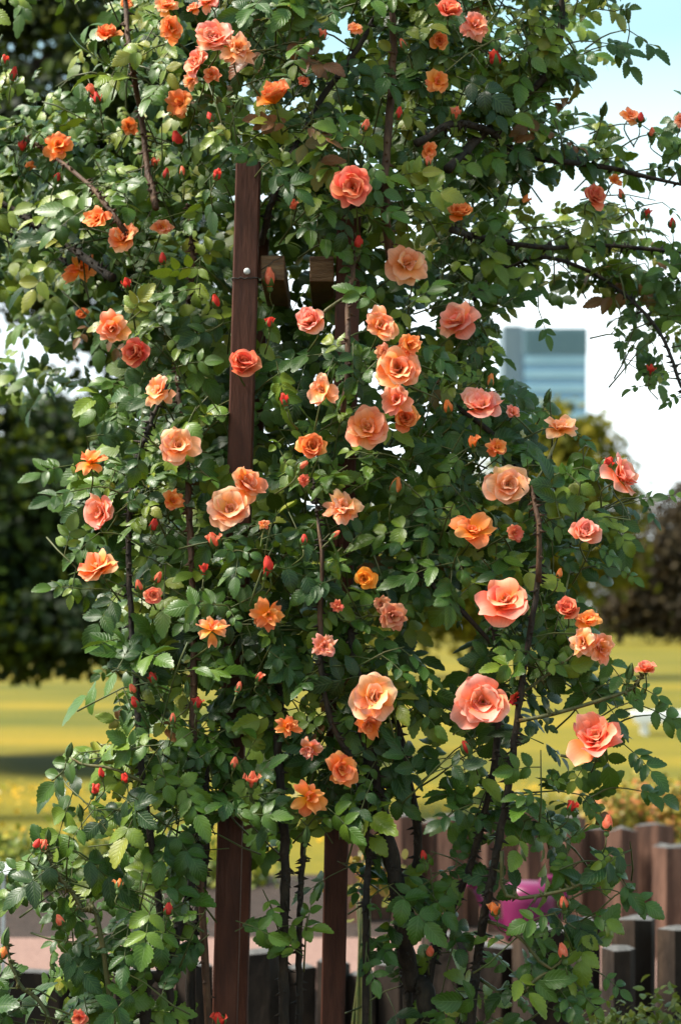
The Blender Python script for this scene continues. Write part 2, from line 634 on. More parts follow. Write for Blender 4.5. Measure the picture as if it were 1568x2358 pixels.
# blossoms: x, y, diameter (layout grid), kind, colour, axis (right, up, towards the viewer)
BLOOMS = [
    (254, 78, 64, 'cup', 'orange', (-.2, .8, .6)), (293, 10, 34, 'loose', 'orange', (0, .5, .8)), (385, 15, 56, 'loose', 'peach', (0, .6, .8)),
    (395, 70, 66, 'loose', 'orange', (.2, -.1, .9)), (495, 85, 88, 'rosette', 'pink', (.1, .35, .9)), (452, 145, 72, 'rosette', 'pink', (-.8, .1, .6)),
    (440, 185, 50, 'loose', 'pale', (-.5, -.2, .8)), (548, 118, 84, 'spent', 'pale', (.2, .4, .8)), (490, 173, 44, 'loose', 'peach', (.2, -.1, .9)), (412, 240, 66, 'loose', 'orange', (-.5, .2, .8)),
    (630, 216, 78, 'cup', 'orange', (.1, .85, .5)), (480, 8, 54, 'loose', 'pink', (0, .5, .8)), (300, 293, 42, 'loose', 'orange', (.2, .2, .9)),
    (135, 340, 72, 'loose', 'orange', (.2, .3, .8)), (225, 500, 72, 'loose', 'orange', (-.4, .2, .8)), (285, 547, 78, 'loose', 'peach', (.1, .6, .7)),
    (375, 525, 56, 'loose', 'peach', (.1, .3, .8)), (182, 620, 84, 'star', 'orange', (.2, .4, .8)), (192, 722, 32, 'cup', 'orange', (0, .3, .8)),
    (263, 750, 80, 'loose', 'peach', (-.2, .1, .9)), (314, 814, 70, 'cup', 'coral', (-.4, -.1, .9)), (1032, 20, 62, 'cup', 'coral', (0, .7, .7)),
    (1092, 65, 70, 'spent', 'pink', (.3, .3, .8)), (1010, 97, 44, 'cup', 'orange', (.2, .2, .9)), (1005, 190, 58, 'loose', 'orange', (.2, .1, .9)),
    (818, 66, 36, 'loose', 'peach', (0, .4, .8)), (808, 432, 96, 'rosette', 'coral', (-.05, .1, 1)), (1366, 455, 66, 'cup', 'coral', (.1, .4, .85)),
    (1058, 490, 58, 'cup', 'orange', (0, .7, .6)), (1448, 270, 48, 'loose', 'peach', (.1, .5, .8)), (1566, 278, 34, 'loose', 'pink', (0, .2, .9)),
    (988, 350, 44, 'loose', 'orange', (0, 0, 1)), (935, 613, 98, 'loose', 'pale', (.05, .25, .95)), (1056, 738, 98, 'open', 'pink', (-.45, .25, .8)),
    (880, 745, 86, 'loose', 'peach', (0, .1, .95)), (714, 741, 66, 'cup', 'pink', (-.35, .3, .85)), (567, 838, 74, 'cup', 'coral', (.05, .3, .95)),
    (744, 897, 76, 'loose', 'pale', (-.1, .2, .9)), (941, 798, 62, 'loose', 'orange', (.4, .2, .8)), (890, 812, 56, 'loose', 'faded', (-.4, 0, .8)),
    (915, 848, 104, 'rosette', 'peach', (.05, .35, .9)), (914, 917, 84, 'loose', 'pink', (-.1, .2, .95)), (938, 965, 66, 'cup', 'orange', (.2, .2, .9)),
    (845, 985, 104, 'open', 'peach', (.02, .12, 1)), (717, 1028, 74, 'cup', 'orange', (.1, .3, .95)), (370, 902, 78, 'loose', 'pale', (.1, .5, .8)),
    (417, 1028, 96, 'open', 'pale', (.05, .1, .95)), (1110, 928, 102, 'open', 'pink', (-.05, .75, .6)), (1290, 983, 80, 'loose', 'pale', (.3, .6, .7)),
    (1140, 1030, 50, 'loose', 'orange', (.2, .3, .8)), (1425, 1092, 102, 'open', 'pink', (.7, .5, .3)), (1165, 1115, 108, 'open', 'pale', (-.1, .1, 1)),
    (1345, 1222, 78, 'cup', 'pink', (.5, .35, .75)), (1087, 1222, 112, 'loose', 'orange', (0, .4, .9)), (1185, 1228, 42, 'loose', 'coral', (.4, .2, .8)),
    (213, 1066, 78, 'star', 'orange', (-.1, .75, .6)), (230, 1178, 84, 'open', 'pink', (-.45, .3, .85)), (229, 1300, 94, 'open', 'peach', (-.3, .8, .5)),
    (577, 1118, 88, 'open', 'peach', (.2, .6, .75)), (527, 1172, 104, 'open', 'pale', (-.15, .4, .9)), (402, 1150, 52, 'loose', 'orange', (.3, .2, .8)),
    (790, 1168, 98, 'spent', 'pale', (0, .5, .85)), (700, 1107, 32, 'spent', 'coral', (0, .6, .8)), (607, 1208, 30, 'spent', 'peach', (0, .3, .9)),
    (843, 1331, 54, 'cup', 'yellow', (0, .2, .95)), (353, 1371, 44, 'rosette', 'coral', (.1, .3, .95)), (490, 1455, 78, 'star', 'peach', (.1, .5, .8)),
    (615, 1415, 82, 'star', 'orange', (.05, -.2, .9)), (748, 1485, 60, 'spent', 'pink', (0, .2, .95)), (776, 1395, 34, 'spent', 'coral', (.1, .4, .9)),
    (906, 1420, 66, 'loose', 'faded', (.3, -.3, .8)), (880, 1392, 44, 'loose', 'faded', (-.2, .2, .9)), (1155, 1387, 124, 'open', 'coral_l', (-.05, .65, .75)),
    (1305, 1398, 54, 'cup', 'coral', (-.2, .6, .7)), (1355, 1430, 62, 'loose', 'orange', (.2, .5, .8)), (1343, 1480, 70, 'loose', 'pale', (-.5, .2, .8)),
    (1382, 1495, 74, 'loose', 'peach', (.4, -.1, .85)), (1485, 1535, 52, 'cup', 'coral_l', (.1, .95, .3)), (1103, 1615, 132, 'rosette', 'pink', (-.02, .05, 1)),
    (858, 1605, 114, 'open', 'pale', (.02, .2, .95)), (850, 1665, 80, 'loose', 'orange', (0, -.5, .85)), (1368, 1700, 132, 'open', 'coral_l', (0, .6, .8)),
    (1186, 1608, 34, 'loose', 'red', (.3, -.2, .9)), (665, 1672, 64, 'star', 'orange', (.2, .3, .9)), (717, 1723, 58, 'spent', 'pink', (-.1, -.5, .8)),
    (787, 1770, 84, 'open', 'orange', (.15, .3, .9)), (712, 1838, 84, 'star', 'orange', (.1, .1, .95)), (185, 2342, 42, 'loose', 'coral', (0, .2, .9)),
    (1180, 948, 34, 'loose', 'pink', (.4, .2, .8)), (700, 188, 28, 'loose', 'coral', (.2, .2, .9)), (1415, 415, 34, 'loose', 'orange', (.2, .2, .8)),
    (445, 20, 34, 'loose', 'peach', (-.3, .5, .8)),
]
# buds: x, y, length, colour, lean to the right
BUDS = [
    (32, 172, 30, 'red', .1), (12, 140, 28, 'red', 0), (212, 207, 28, 'coral', -.2), (224, 226, 28, 'red', .1), (485, 272, 28, 'red', 0), (408, 318, 34, 'red', 0),
    (52, 336, 26, 'red', .1), (133, 410, 26, 'red', .2), (383, 402, 28, 'red', 0), (421, 397, 26, 'coral', 0), (500, 403, 26, 'red', .3), (356, 374, 22, 'coral', .1),
    (375, 596, 26, 'red', 0), (292, 650, 26, 'red', -.1), (621, 640, 42, 'coral', .0), (498, 693, 32, 'red', -.4), (622, 741, 24, 'red', 0), (655, 922, 30, 'red', -.3),
    (676, 470, 26, 'coral', 0), (826, 555, 30, 'red', .1), (918, 262, 28, 'red', 0), (1050, 262, 32, 'coral', 0), (927, 100, 26, 'coral', 0), (1140, 132, 38, 'red', 0),
    (1497, 853, 26, 'red', 0), (1430, 447, 24, 'coral', .1), (355, 1208, 30, 'red', -.1), (700, 1243, 24, 'red', .1), (352, 1560, 26, 'red', -.3), (311, 1616, 28, 'red', 0),
    (306, 1586, 24, 'coral', -.2), (549, 1584, 26, 'coral', 0), (597, 1558, 24, 'coral', .2), (455, 1618, 28, 'red', .3), (398, 1655, 24, 'coral', 0), (234, 1780, 24, 'red', 0),
    (222, 1818, 28, 'red', .3), (288, 1793, 24, 'red', .3), (540, 1757, 26, 'coral', 0), (185, 1870, 26, 'green', 0), (112, 1925, 28, 'green', .1), (102, 1948, 26, 'coral', 0),
    (86, 1943, 24, 'red', -.2), (388, 2093, 30, 'red', .2), (138, 2118, 28, 'coral', 0), (275, 2036, 26, 'orange', 0), (1072, 1720, 34, 'red', 0), (1398, 1897, 36, 'coral', 0),
    (1315, 1856, 26, 'red', 0), (990, 2190, 30, 'coral', 0), (1295, 2190, 36, 'coral', 0), (1297, 2077, 30, 'coral', .1), (1138, 2095, 32, 'orange', 0), (975, 1970, 24, 'red', 0),
    (505, 2346, 36, 'red', .1), (1260, 914, 26, 'green', .1), (1449, 1549, 30, 'green', -.1), (1287, 1322, 22, 'orange', 0), (160, 1730, 26, 'green', 0), (320, 1347, 28, 'coral', -.2),
    (364, 1331, 28, 'coral', .1), (493, 1243, 36, 'coral', -.4), (618, 1300, 36, 'red', -.1), (614, 1317, 26, 'red', .1), (912, 1118, 42, 'orange', 0), (1128, 878, 32, 'orange', .1),
    (1031, 934, 32, 'orange', 0), (1087, 1018, 30, 'orange', -.2), (581, 1796, 42, 'coral', -.1), (720, 228, 30, 'green', 0), (596, 146, 30, 'green', 0), (745, 78, 24, 'coral', 0),
    (842, 290, 26, 'coral', .2), (985, 372, 22, 'coral', 0), (1445, 34, 24, 'green', 0), (1389, 254, 24, 'green', 0), (1474, 270, 24, 'red', .1), (1500, 304, 22, 'coral', 0),
    (1490, 492, 22, 'red', 0), (1547, 512, 24, 'red', .1), (700, 1072, 26, 'coral', .1), (550, 245, 24, 'green', .1), (1400, 1065, 30, 'red', .1), (432, 1586, 24, 'green', 0),
    (15, 2160, 34, 'green', .1), (8, 2195, 30, 'orange', -.1), (705, 1925, 30, 'green', 0), (772, 1232, 24, 'coral', .3), (470, 1313, 26, 'red', 0), (70, 380, 24, 'orange', .6), (1208, 460, 26, 'orange', .3),
]
# canes: points (x, y), radius in grid units at the foot and at the tip, depth behind the leaf front, material, thorns
CANES = [
    ([(430, 3100), (370, 2100), (330, 1800), (312, 1560), (296, 1280), (308, 1110), (345, 980), (385, 890)], 9, 5, 0.02, 'cane_dark', 1),
    ([(470, 3100), (455, 1900), (445, 1400), (432, 1100), (410, 870), (435, 700), (445, 600), (430, 470)], 9, 5, 0.05, 'cane_brown', 1),
    ([(310, 3100), (335, 2358), (380, 2230), (430, 2080), (468, 1900), (482, 1740)], 14, 8, 0.04, 'cane_dark', 1),
    ([(400, 3100), (440, 2300), (460, 2080), (474, 1950), (470, 1800)], 12, 9, 0.12, 'cane_dark', 1),
    ([(655, 3100), (655, 2358), (656, 1950), (640, 1700), (660, 1500)], 13, 9, 0.08, 'cane_dark', 1),
    ([(690, 3100), (690, 2358), (692, 2050), (710, 1850)], 9, 6, 0.10, 'cane_dark', 1),
    ([(1010, 3100), (985, 2358), (945, 2250), (915, 2050), (880, 1880), (860, 1790), (825, 1600), (800, 1400)], 24, 14, 0.02, 'cane_dark', 1),
    ([(838, 3100), (840, 2358), (842, 2100), (846, 1960), (824, 1790), (760, 1650), (736, 1480), (742, 1290), (720, 1100)], 9, 5, -0.02, 'cane_dark', 1),
    ([(742, 1500), (736, 1420), (742, 1300), (730, 1200)], 6, 4, -0.05, 'cane_brown', 0),
    ([(920, 3100), (935, 2358), (930, 2200), (962, 1950), (930, 1750), (900, 1600)], 13, 9, 0.06, 'cane_dark', 1),
    ([(1075, 3100), (1085, 2358), (1100, 2200), (1120, 2080), (1150, 1930), (1175, 1780), (1190, 1650), (1215, 1480), (1238, 1330), (1240, 1220), (1222, 1110)], 12, 5, -0.05, 'cane_dark', 1),
    ([(1240, 1340), (1240, 1220), (1222, 1110)], 7, 5, -0.07, 'cane_brown', 1),
    ([(960, 3100), (985, 2300), (1020, 2150), (1080, 2000), (1115, 1870), (1140, 1740), (1150, 1560), (1130, 1430)], 10, 6, 0.02, 'cane_dark', 1),
    ([(790, 950), (800, 840), (800, 700), (815, 610), (810, 560)], 7, 5, -0.03, 'cane_brown', 1),
    ([(745, 720), (770, 700), (804, 680)], 4, 4, -0.04, 'cane_green', 0),
    ([(360, 480), (340, 380), (322, 250), (300, 130), (290, 20), (285, -80)], 8, 6, -0.10, 'cane_brown', 1),
    ([(300, 560), (270, 505), (200, 420), (110, 350), (50, 310)], 7, 4, -0.08, 'cane_brown', 1),
    ([(260, 640), (190, 590), (90, 520), (0, 465), (-100, 420)], 11, 8, -0.05, 'cane_dark', 1),
    ([(180, 620), (120, 585), (0, 530), (-100, 500)], 8, 6, 0.1, 'cane_dark', 1),
    ([(960, 330), (1040, 285), (1120, 300), (1160, 330), (1200, 357), (1300, 373), (1400, 386), (1480, 405), (1660, 445)], 9, 6, -0.06, 'cane_dark', 1),
    ([(1040, 530), (1100, 545), (1250, 570), (1400, 566), (1660, 590)], 8, 5, -0.1, 'cane_dark', 1),
    ([(1030, 390), (1120, 300), (1200, 230), (1280, 130), (1300, -80)], 11, 9, -0.02, 'cane_dark', 1),
    ([(1090, 690), (1125, 645), (1180, 612), (1250, 592), (1350, 622), (1440, 680), (1520, 770), (1568, 890), (1590, 960)], 6, 4, -0.05, 'cane_dark', 1),
    ([(1195, 1660), (1290, 1640), (1420, 1600), (1460, 1580), (1484, 1550)], 5, 3, -0.06, 'cane_green', 1),
    ([(1155, 1060 + 900), (1165, 2062), (1280, 2055), (1350, 2030)], 5, 4, -0.06, 'cane_green', 1),
    ([(1040, 930), (1140, 1005), (1195, 1095), (1215, 1130)], 7, 4, 0.06, 'cane_dark', 0),
    ([(940, 1300), (1050, 1395), (1150, 1500)], 7, 5, 0.03, 'cane_dark', 0),
    ([(260, 2700), (240, 2200), (190, 2090), (125, 2000), (106, 1940)], 7, 3, -0.04, 'cane_green', 1),
    ([(160, 2600), (110, 2340), (50, 2270), (22, 2200), (14, 2160)], 6, 3, -0.05, 'cane_green', 1),
    ([(900, 600), (885, 450), (895, 290), (905, 120), (900, -40)], 11, 8, 0.0, 'cane_brown', 1),
    ([(600, 560), (625, 470), (660, 380), (740, 230), (830, 100), (870, 20)], 9, 6, 0.03, 'cane_dark', 1),
    ([(1195, 1600), (1250, 1560), (1330, 1500)], 4, 3, -0.03, 'cane_green', 1),
    ([(1215, 1140), (1250, 1080), (1280, 1015)], 4, 3, -0.05, 'cane_green', 0),
    ([(1290, 1740), (1380, 1750), (1330, 1700)], 4, 3, 0.02, 'cane_green', 0),
    ([(330, 1800), (260, 1770), (190, 1760), (162, 1742)], 4, 3, -0.03, 'cane_green', 0),
    ([(1120, 2120), (1190, 2150), (1260, 2230), (1300, 2200)], 5, 3, -0.04, 'cane_green', 0),
    ([(1100, 2250), (1180, 2300), (1240, 2250), (1300, 2230)], 5, 3, -0.04, 'cane_green', 0),
]

ROSE_BASE = pt(760, 1410, 5.25)
ROSE_BASE.z = 0.0
rose = empty("climbing_rose", ROSE_BASE)
tag(rose, "tall climbing rose full of orange, coral and peach blooms covering the brown wooden posts", "climbing rose")
LOCAL = -ROSE_BASE

# places already taken in front: x, y, radius, depth
TAKEN = [(x, y, d * 0.46, yfront(x, y) - 0.07) for x, y, d, *_ in BLOOMS] + [(x, y, l * 0.42, yfront(x, y) - 0.06) for x, y, l, *_ in BUDS]
TK = np.array(TAKEN)


def shows_post(x, y):
    cx = 572 - (y - 375) * 54 / 1983
    if 375 < y < 1060 and abs(x - cx) < 46:
        if 700 < y < 900 and x > cx:
            return 0.45
        return 0.93
    if 1060 <= y < 1200 and abs(x - cx) < 36:
        return 0.3
    if 575 < y < 665 and 595 < x < 785:
        return 0.95
    if 660 <= y < 800 and 640 < x < 800:
        return 0.35
    if y > 1900 and abs(x - cx) < 40:
        return 0.85
    if y > 1980 and abs(x - 766) < 34:
        return 0.6
    if 1150 < x < 1300 and 2025 < y < 2125:
        return 0.42
    if 1450 < x < 1600 and 1625 < y < 1705:
        return 0.75
    return 0.0


def blocked(x, y, Y):
    hit = (TK[:, 0] - x) ** 2 + (TK[:, 1] - y) ** 2 < (TK[:, 2] + 14) ** 2
    return bool(np.any(hit & (TK[:, 3] + 0.05 > Y)))


L = Leaves()
TW = MB()


def proj(P):
    return 784 + P[0] / P[1] * FPX, HY + (HC - P[2]) / P[1] * FPX


def compound_leaf(P, d, n, size, tint, fine, strict):
    """five or seven leaflets on a rachis starting at P"""
    d = d / np.linalg.norm(d)
    n = n - d * n.dot(d)
    n /= np.linalg.norm(n)
    b = np.cross(n, d)
    Lr = size * rng.uniform(1.25, 1.6)
    npair = 2 if rng.random() < 0.72 else (3 if rng.random() < 0.5 else 1)
    spots = []
    ts = np.linspace(0.42 if npair > 1 else 0.7, 0.82, npair)
    grav = np.array([0, 0, -1.0])
    for t in ts:
        p = P + d * (Lr * t) + grav * (0.18 * Lr * t * t)
        for sgn in (-1, 1):
            dd = d * rng.uniform(0.35, 0.65) + b * sgn * rng.uniform(0.75, 1.0) + grav * 0.12
            nn = n + rng.normal(0, 0.16, 3) + b * sgn * rng.uniform(-0.1, 0.25)
            spots.append((p, dd, nn, size * rng.uniform(0.72, 0.95) * (0.8 + 0.25 * t)))
    p = P + d * Lr + grav * (0.18 * Lr)
    spots.append((p, d + grav * 0.25, n + rng.normal(0, 0.12, 3), size * rng.uniform(0.98, 1.18)))
    if strict:
        bad = 0
        for p_, dd, nn, s in spots:
            c = p_ + dd / np.linalg.norm(dd) * s * 0.55
            x, y = proj(c)
            if blocked(x, y, c[1]):
                return False
            if rng.random() < shows_post(x, y) and c[1] < 5.25:
                return False
            if dens(x, y) < (0.20 if not (x > 1080 and y < 950) else 0.13):
                bad += 1
        if bad > len(spots) * 0.3:
            return False
    TS = FINE if fine else COARSE
    for p_, dd, nn, s in spots:
        tt = tint + rng.normal(0, 0.05)
        if tint < 0.93:
            tt = min(max(tt, 0.0), 0.93)
        L.put(TS[rng.integers(len(TS))], p_, dd, nn, s, tt)
    if fine:
        q = [P, P + d * Lr * 0.5 + grav * 0.045 * Lr, p]
        TW.tube(q, [0.0016, 0.0013, 0.0009], 4, False)
    return True


def shoot(x, y, depth, fine, scale, layer):
    P0 = np.array(pt(x, y, depth))
    outx = np.clip((x - 740) / 700.0, -1, 1)
    D = np.array([rng.normal(0, 0.6) + outx * 0.35, -0.35 + rng.normal(0, 0.3), 0.55 + rng.normal(0, 0.55)])
    D /= np.linalg.norm(D)
    Ls = rng.uniform(0.10, 0.20) * scale
    start = P0 - D * Ls * 0.5
    k = rng.integers(3, 5)
    side = rng.choice([-1, 1])
    perp = np.cross(D, np.array([rng.normal(0, .3), -1.0, rng.normal(0, .3)]))
    perp /= np.linalg.norm(perp)
    young = rng.random()
    lean = (0.50 + rng.normal(0, 0.17)) if young < 0.70 else rng.uniform(0.66, 0.90)
    if young > 0.987:
        lean = rng.uniform(0.96, 1.0)
    if lean < 0.9:
        lean = min(0.9, lean + (0.06 if (y < 900 and x < 460) else 0.03 if y < 700 else 0.0))
    ok = 0
    for i in range(k):
        t = (i + 0.6) / k
        N0 = start + D * Ls * t + np.array([0, 0, -0.12 * Ls * t * t])
        n = np.array([outx * 0.25, -0.80, 0.62]) + rng.normal(0, 0.42, 3)
        d = perp * side * rng.uniform(0.6, 1.0) + D * rng.uniform(-0.1, 0.6) + np.array([rng.normal(0, .3), rng.normal(-.1, .25), rng.normal(-0.25, .3)])
        side = -side
        n /= np.linalg.norm(n)
        d = d - n * n.dot(d) * 0.85
        size = float(np.clip(rng.normal(0.057, 0.016), 0.030, 0.092)) * scale
        if compound_leaf(N0, d, n, size, lean, fine, layer < 2 or not (330 < x < 1110 and y < 1600)):
            ok += 1
    if ok > 1 and fine:
        a, b_, c = start - D * 0.05 + np.array([0, 0.05, 0]), start + D * Ls * 0.5, start + D * Ls + np.array([0, 0, -0.12 * Ls])
        TW.tube([a, start, b_, c], [0.0028, 0.0025, 0.002, 0.0014], 5, False)
    return ok


def leaf_scale(x, y):
    s = 0.93
    if y > 1500:
        s = 0.99
    if y > 1700 and x < 700:
        s = 0.96
    if y < 650:
        s = 0.94
    if x > 1100 and y < 900:
        s = 0.84
    return s


for j in range(-2, 44):
    for i in range(-2, 30):
        cx, cy = (i + 0.5) * 56, (j + 0.5) * 56.14
        q = dens(cx, cy)
        qb = q
        if 360 < cx < 1080 and 200 < cy < 1480:
            qb = 1.0
        elif 300 < cx < 1150 and cy < 1700:
            qb = max(q, 0.8)
        if qb <= 0.02:
            continue
        edge = not (-60 < cx < 1630 and -60 < cy < 2420)
        for layer, (rate, pw_, d0, d1, fine) in enumerate(((0.82, 1.35, -0.06, 0.10, True), (0.34, 1.7, 0.12, 0.36, False), (0.75, 2.4, 0.42, 0.92, False))):
            if edge and layer == 2:
                continue
            lam = rate * (qb if layer == 2 else q) ** pw_
            if cx > 1080 and cy < 950:
                lam *= ((1.75 if q > 0.5 else 1.25), 1.8, 0.5)[layer]
            elif cx < 400 and cy < 900:
                lam *= 1.35
            if 745 < cx < 860 and (330 < cy < 640 or 800 < cy < 1900) and layer == 0:
                lam *= 1.9
            if layer == 2 and 330 < cx < 820 and 380 < cy < 1050:
                lam *= 1.7
            if cy > 1480 and layer > 0:
                lam *= 0.7 if layer == 1 else 0.35
            if cy > 1900 and 470 < cx < 1150:
                lam *= (0.62, 0.25, 0.0)[layer]
            elif cy > 1900 and cx >= 1150:
                lam *= (0.85, 0.5, 0.2)[layer]
            if 1120 < cy < 1900 and 480 < cx < 620 and layer == 0:
                lam *= 2.0
            if cx > 1180 and 850 < cy < 1300:
                lam *= (0.9, 0.4, 0.1)[layer]
            if cy < 1000 and cx < 230:
                lam *= 1.3
            if 1400 < cy < 1900 and 880 < cx < 1180:
                lam *= (0.55, 0.3, 0.1)[layer]
            for _ in range(rng.poisson(lam)):
                x, y = cx + rng.uniform(-30, 30), cy + rng.uniform(-30, 30)
                Y = yfront(x, y) + rng.uniform(d0, d1)
                shoot(x, y, Y, fine and Y < 6.1, leaf_scale(x, y) * (1.0 if layer < 2 else 1.15), layer)
# single sprays that stand clear of the mass, each on its own thin shoot
SPRAYS = [(1470, 82, 1), (1425, 118, 1), (1440, 40, 0), (1395, 110, 1), (1240, 735, 0), (1440, 715, 0), (1432, 765, 0), (1468, 895, 0), (1530, 862, 0), (1550, 915, 0),
          (140, 1085, 1), (168, 1140, 1), (205, 1240, 1), (165, 1370, 1), (105, 1965, 1), (45, 2012, 1), (60, 2050, 1), (25, 2330, 1), (20, 2290, 1), (160, 1748, 1), (195, 1760, 0), (190, 1880, 1),
          (1540, 1160, 0), (1480, 1172, 0), (1505, 1640, 1), (1530, 1660, 1), (1455, 1722, 1), (1470, 1830, 1), (1420, 2000, 1), (1430, 2062, 1), (1345, 2272, 1), (1350, 2112, 1), (1330, 1000, 0),
          (1365, 1090, 0), (1480, 1590, 0), (1400, 2250, 0), (1500, 1160, 0), (1445, 1320, 0), (1500, 300, 1), (1540, 320, 1), (1550, 550, 1), (1510, 620, 1), (1550, 480, 0), (1400, 880, 0)]
for x, y, big in SPRAYS:
    if (x, y) == (1400, 880):
        continue
    Y = yfront(x, y) - 0.03
    outx = 1.0 if x > 784 else -1.0
    P = np.array(pt(x - outx * 26, y - 14, Y))
    n = np.array([outx * 0.2, -0.85, 0.55]) + rng.normal(0, .25, 3)
    d = np.array([outx * rng.uniform(.4, 1.0), rng.normal(-.15, .2), rng.normal(-.35, .3)])
    sz = rng.uniform(.050, .062) if big else rng.uniform(.030, .042)
    qx, qy = x - outx * rng.uniform(110, 150), y + rng.uniform(-10, 40)
    if 1200 < x < 1460 and 690 < y < 790:                 # hanging from the arch above
        qx, qy = x + rng.uniform(-25, 10), y - rng.uniform(70, 100)
        P = np.array(pt(x, y - 20, Y))
    elif x >= 1460 and 840 < y < 930:                     # held by the drooping cane at the right
        qx, qy = 1575, y - 20
        P = np.array(pt(x + 22, y - 8, Y))
    Q0 = np.array(pt(qx, qy, Y + .03))
    if 1200 < x < 1460 and 690 < y < 790:
        d = np.array([rng.normal(0, .3), -.1, -1.0])
    elif x >= 1460 and 840 < y < 930:
        d = np.array([-1.0, -.1, rng.normal(-.3, .3)])
    compound_leaf(P, d, n / np.linalg.norm(n), sz, rng.uniform(.4, .75), True, False)
    TW.tube(smooth_path([Q0, (Q0 + P) / 2 + np.array([0, 0, .012]), P], 6), [0.003, .0027, .0024, .0021, .0018, .0015], 5, False)

import sys; sys.stderr.write("leaflets %d\n" % L.count)
fol = link("foliage", L.mesh("foliage"), M['rose_leaf'], rose)
fol.location = LOCAL
tw = TW.build("twigs", M['stem'], rose, True)
tw.location = LOCAL
tag(tw, kind="stuff")

# canes
for pts, r0, r1, dz, mat, thorn in CANES:
    P3 = []
    for x, y in pts:
        yy = min(y, 2500)
        Y = yfront(min(max(x, 0), 1568), max(yy, 0)) + dz
        p = pt(x, y, Y)
        if y > 2600:
            p.z = min(p.z, 0.02)
            p.x = p.x * 0.8 + 0.2 * ROSE_BASE.x
            p.y = p.y * 0.6 + 0.4 * 5.15
        P3.append(p)
    length = sum((P3[k + 1] - P3[k]).length for k in range(len(P3) - 1))
    n = max(8, int(length / 0.03))
    path = [Vector(p) for p in smooth_path(P3, n)]
    path = [p + Vector((rng.normal(0, .0012), rng.normal(0, .0012), 0)) for p in path]
    rad = [px(r0 + (r1 - r0) * k / (n - 1), 5.0) * (1 + 0.07 * rng.normal()) * min(1.0, 0.22 + (n - 1 - k) / (0.16 * n)) for k in range(n)]
    m = MB()
    m.tube(path, rad, 9)
    if thorn:
        for k in range(1, n - 1):
            for _ in range(rng.poisson(2.4)):
                d = (path[k + 1] - path[k]).normalized()
                a = Vector((rng.normal(), rng.normal() * .6, rng.normal())).cross(d)
                if a.length < 1e-3:
                    continue
                a.normalize()
                p = path[k] + (path[k + 1] - path[k]) * rng.random() + a * rad[k] * 0.9
                m.cone(p, a - d * 0.25, 0.0048, rng.uniform(0.012, 0.023))
    o = m.build("cane", M[mat], rose, True)
    o.location = LOCAL


# ------------------------------------------------------------------ blossoms
def petal_grid(V, Q, U, T, ln, wd, th0, th1, phi, cc, curl, ruf, tint, crumple=0.0, r0=0.0, z0=0.0, nu=9, nv=9, notch=0.0):
    o = len(V)
    ph = rng.uniform(0, 6.28)
    ca, sa = math.cos(phi), math.sin(phi)
    r, a = r0, z0
    pr = []
    prev = 0
    for i in range(nv + 1):
        v = i / nv
        th = th0 + (th1 - th0) * v + (curl * max(0, (v - 0.7) / 0.3) ** 1.5)
        if i:
            r += math.sin(th) * ln / nv
            a += math.cos(th) * ln / nv
        pr.append((v, r, a, th))
    for v, r, a, th in pr:
        for j in range(nu):
            u = -1 + 2 * j / (nu - 1)
            wv = wd * (0.16 + 0.84 * math.sin(min(v * 1.25, 1.0) * PI / 2)) * (1 - 0.24 * v ** 5)
            x = u * wv
            back = ln * 0.26 * (abs(u) ** 2.4) * v ** 2 + notch * ln * max(0, 1 - abs(u) * 2.5) * v ** 4 + ln * ruf * 0.5 * math.sin(5 * u + ph) * v ** 3
            rr = r - math.sin(th) * back
            aa = a - math.cos(th) * back
            h = cc * wd * u * u * (0.35 + 0.65 * v) + ruf * ln * math.sin(4.2 * u + ph * 1.7) * v * v + crumple * ln * math.sin(9 * u + 7 * v + ph) * v
            rr += -math.cos(th) * h
            aa += math.sin(th) * h
            V.append((rr * ca - x * sa, rr * sa + x * ca, aa))
            U.append((0.5 + 0.5 * u, max(0.0, v - 0.12 * abs(u) * 0 + 0.0)))
            T.append(tint)
    for i in range(nv):
        for j in range(nu - 1):
            k = o + i * nu + j
            Q.append((k, k + 1, k + nu + 1, k + nu))


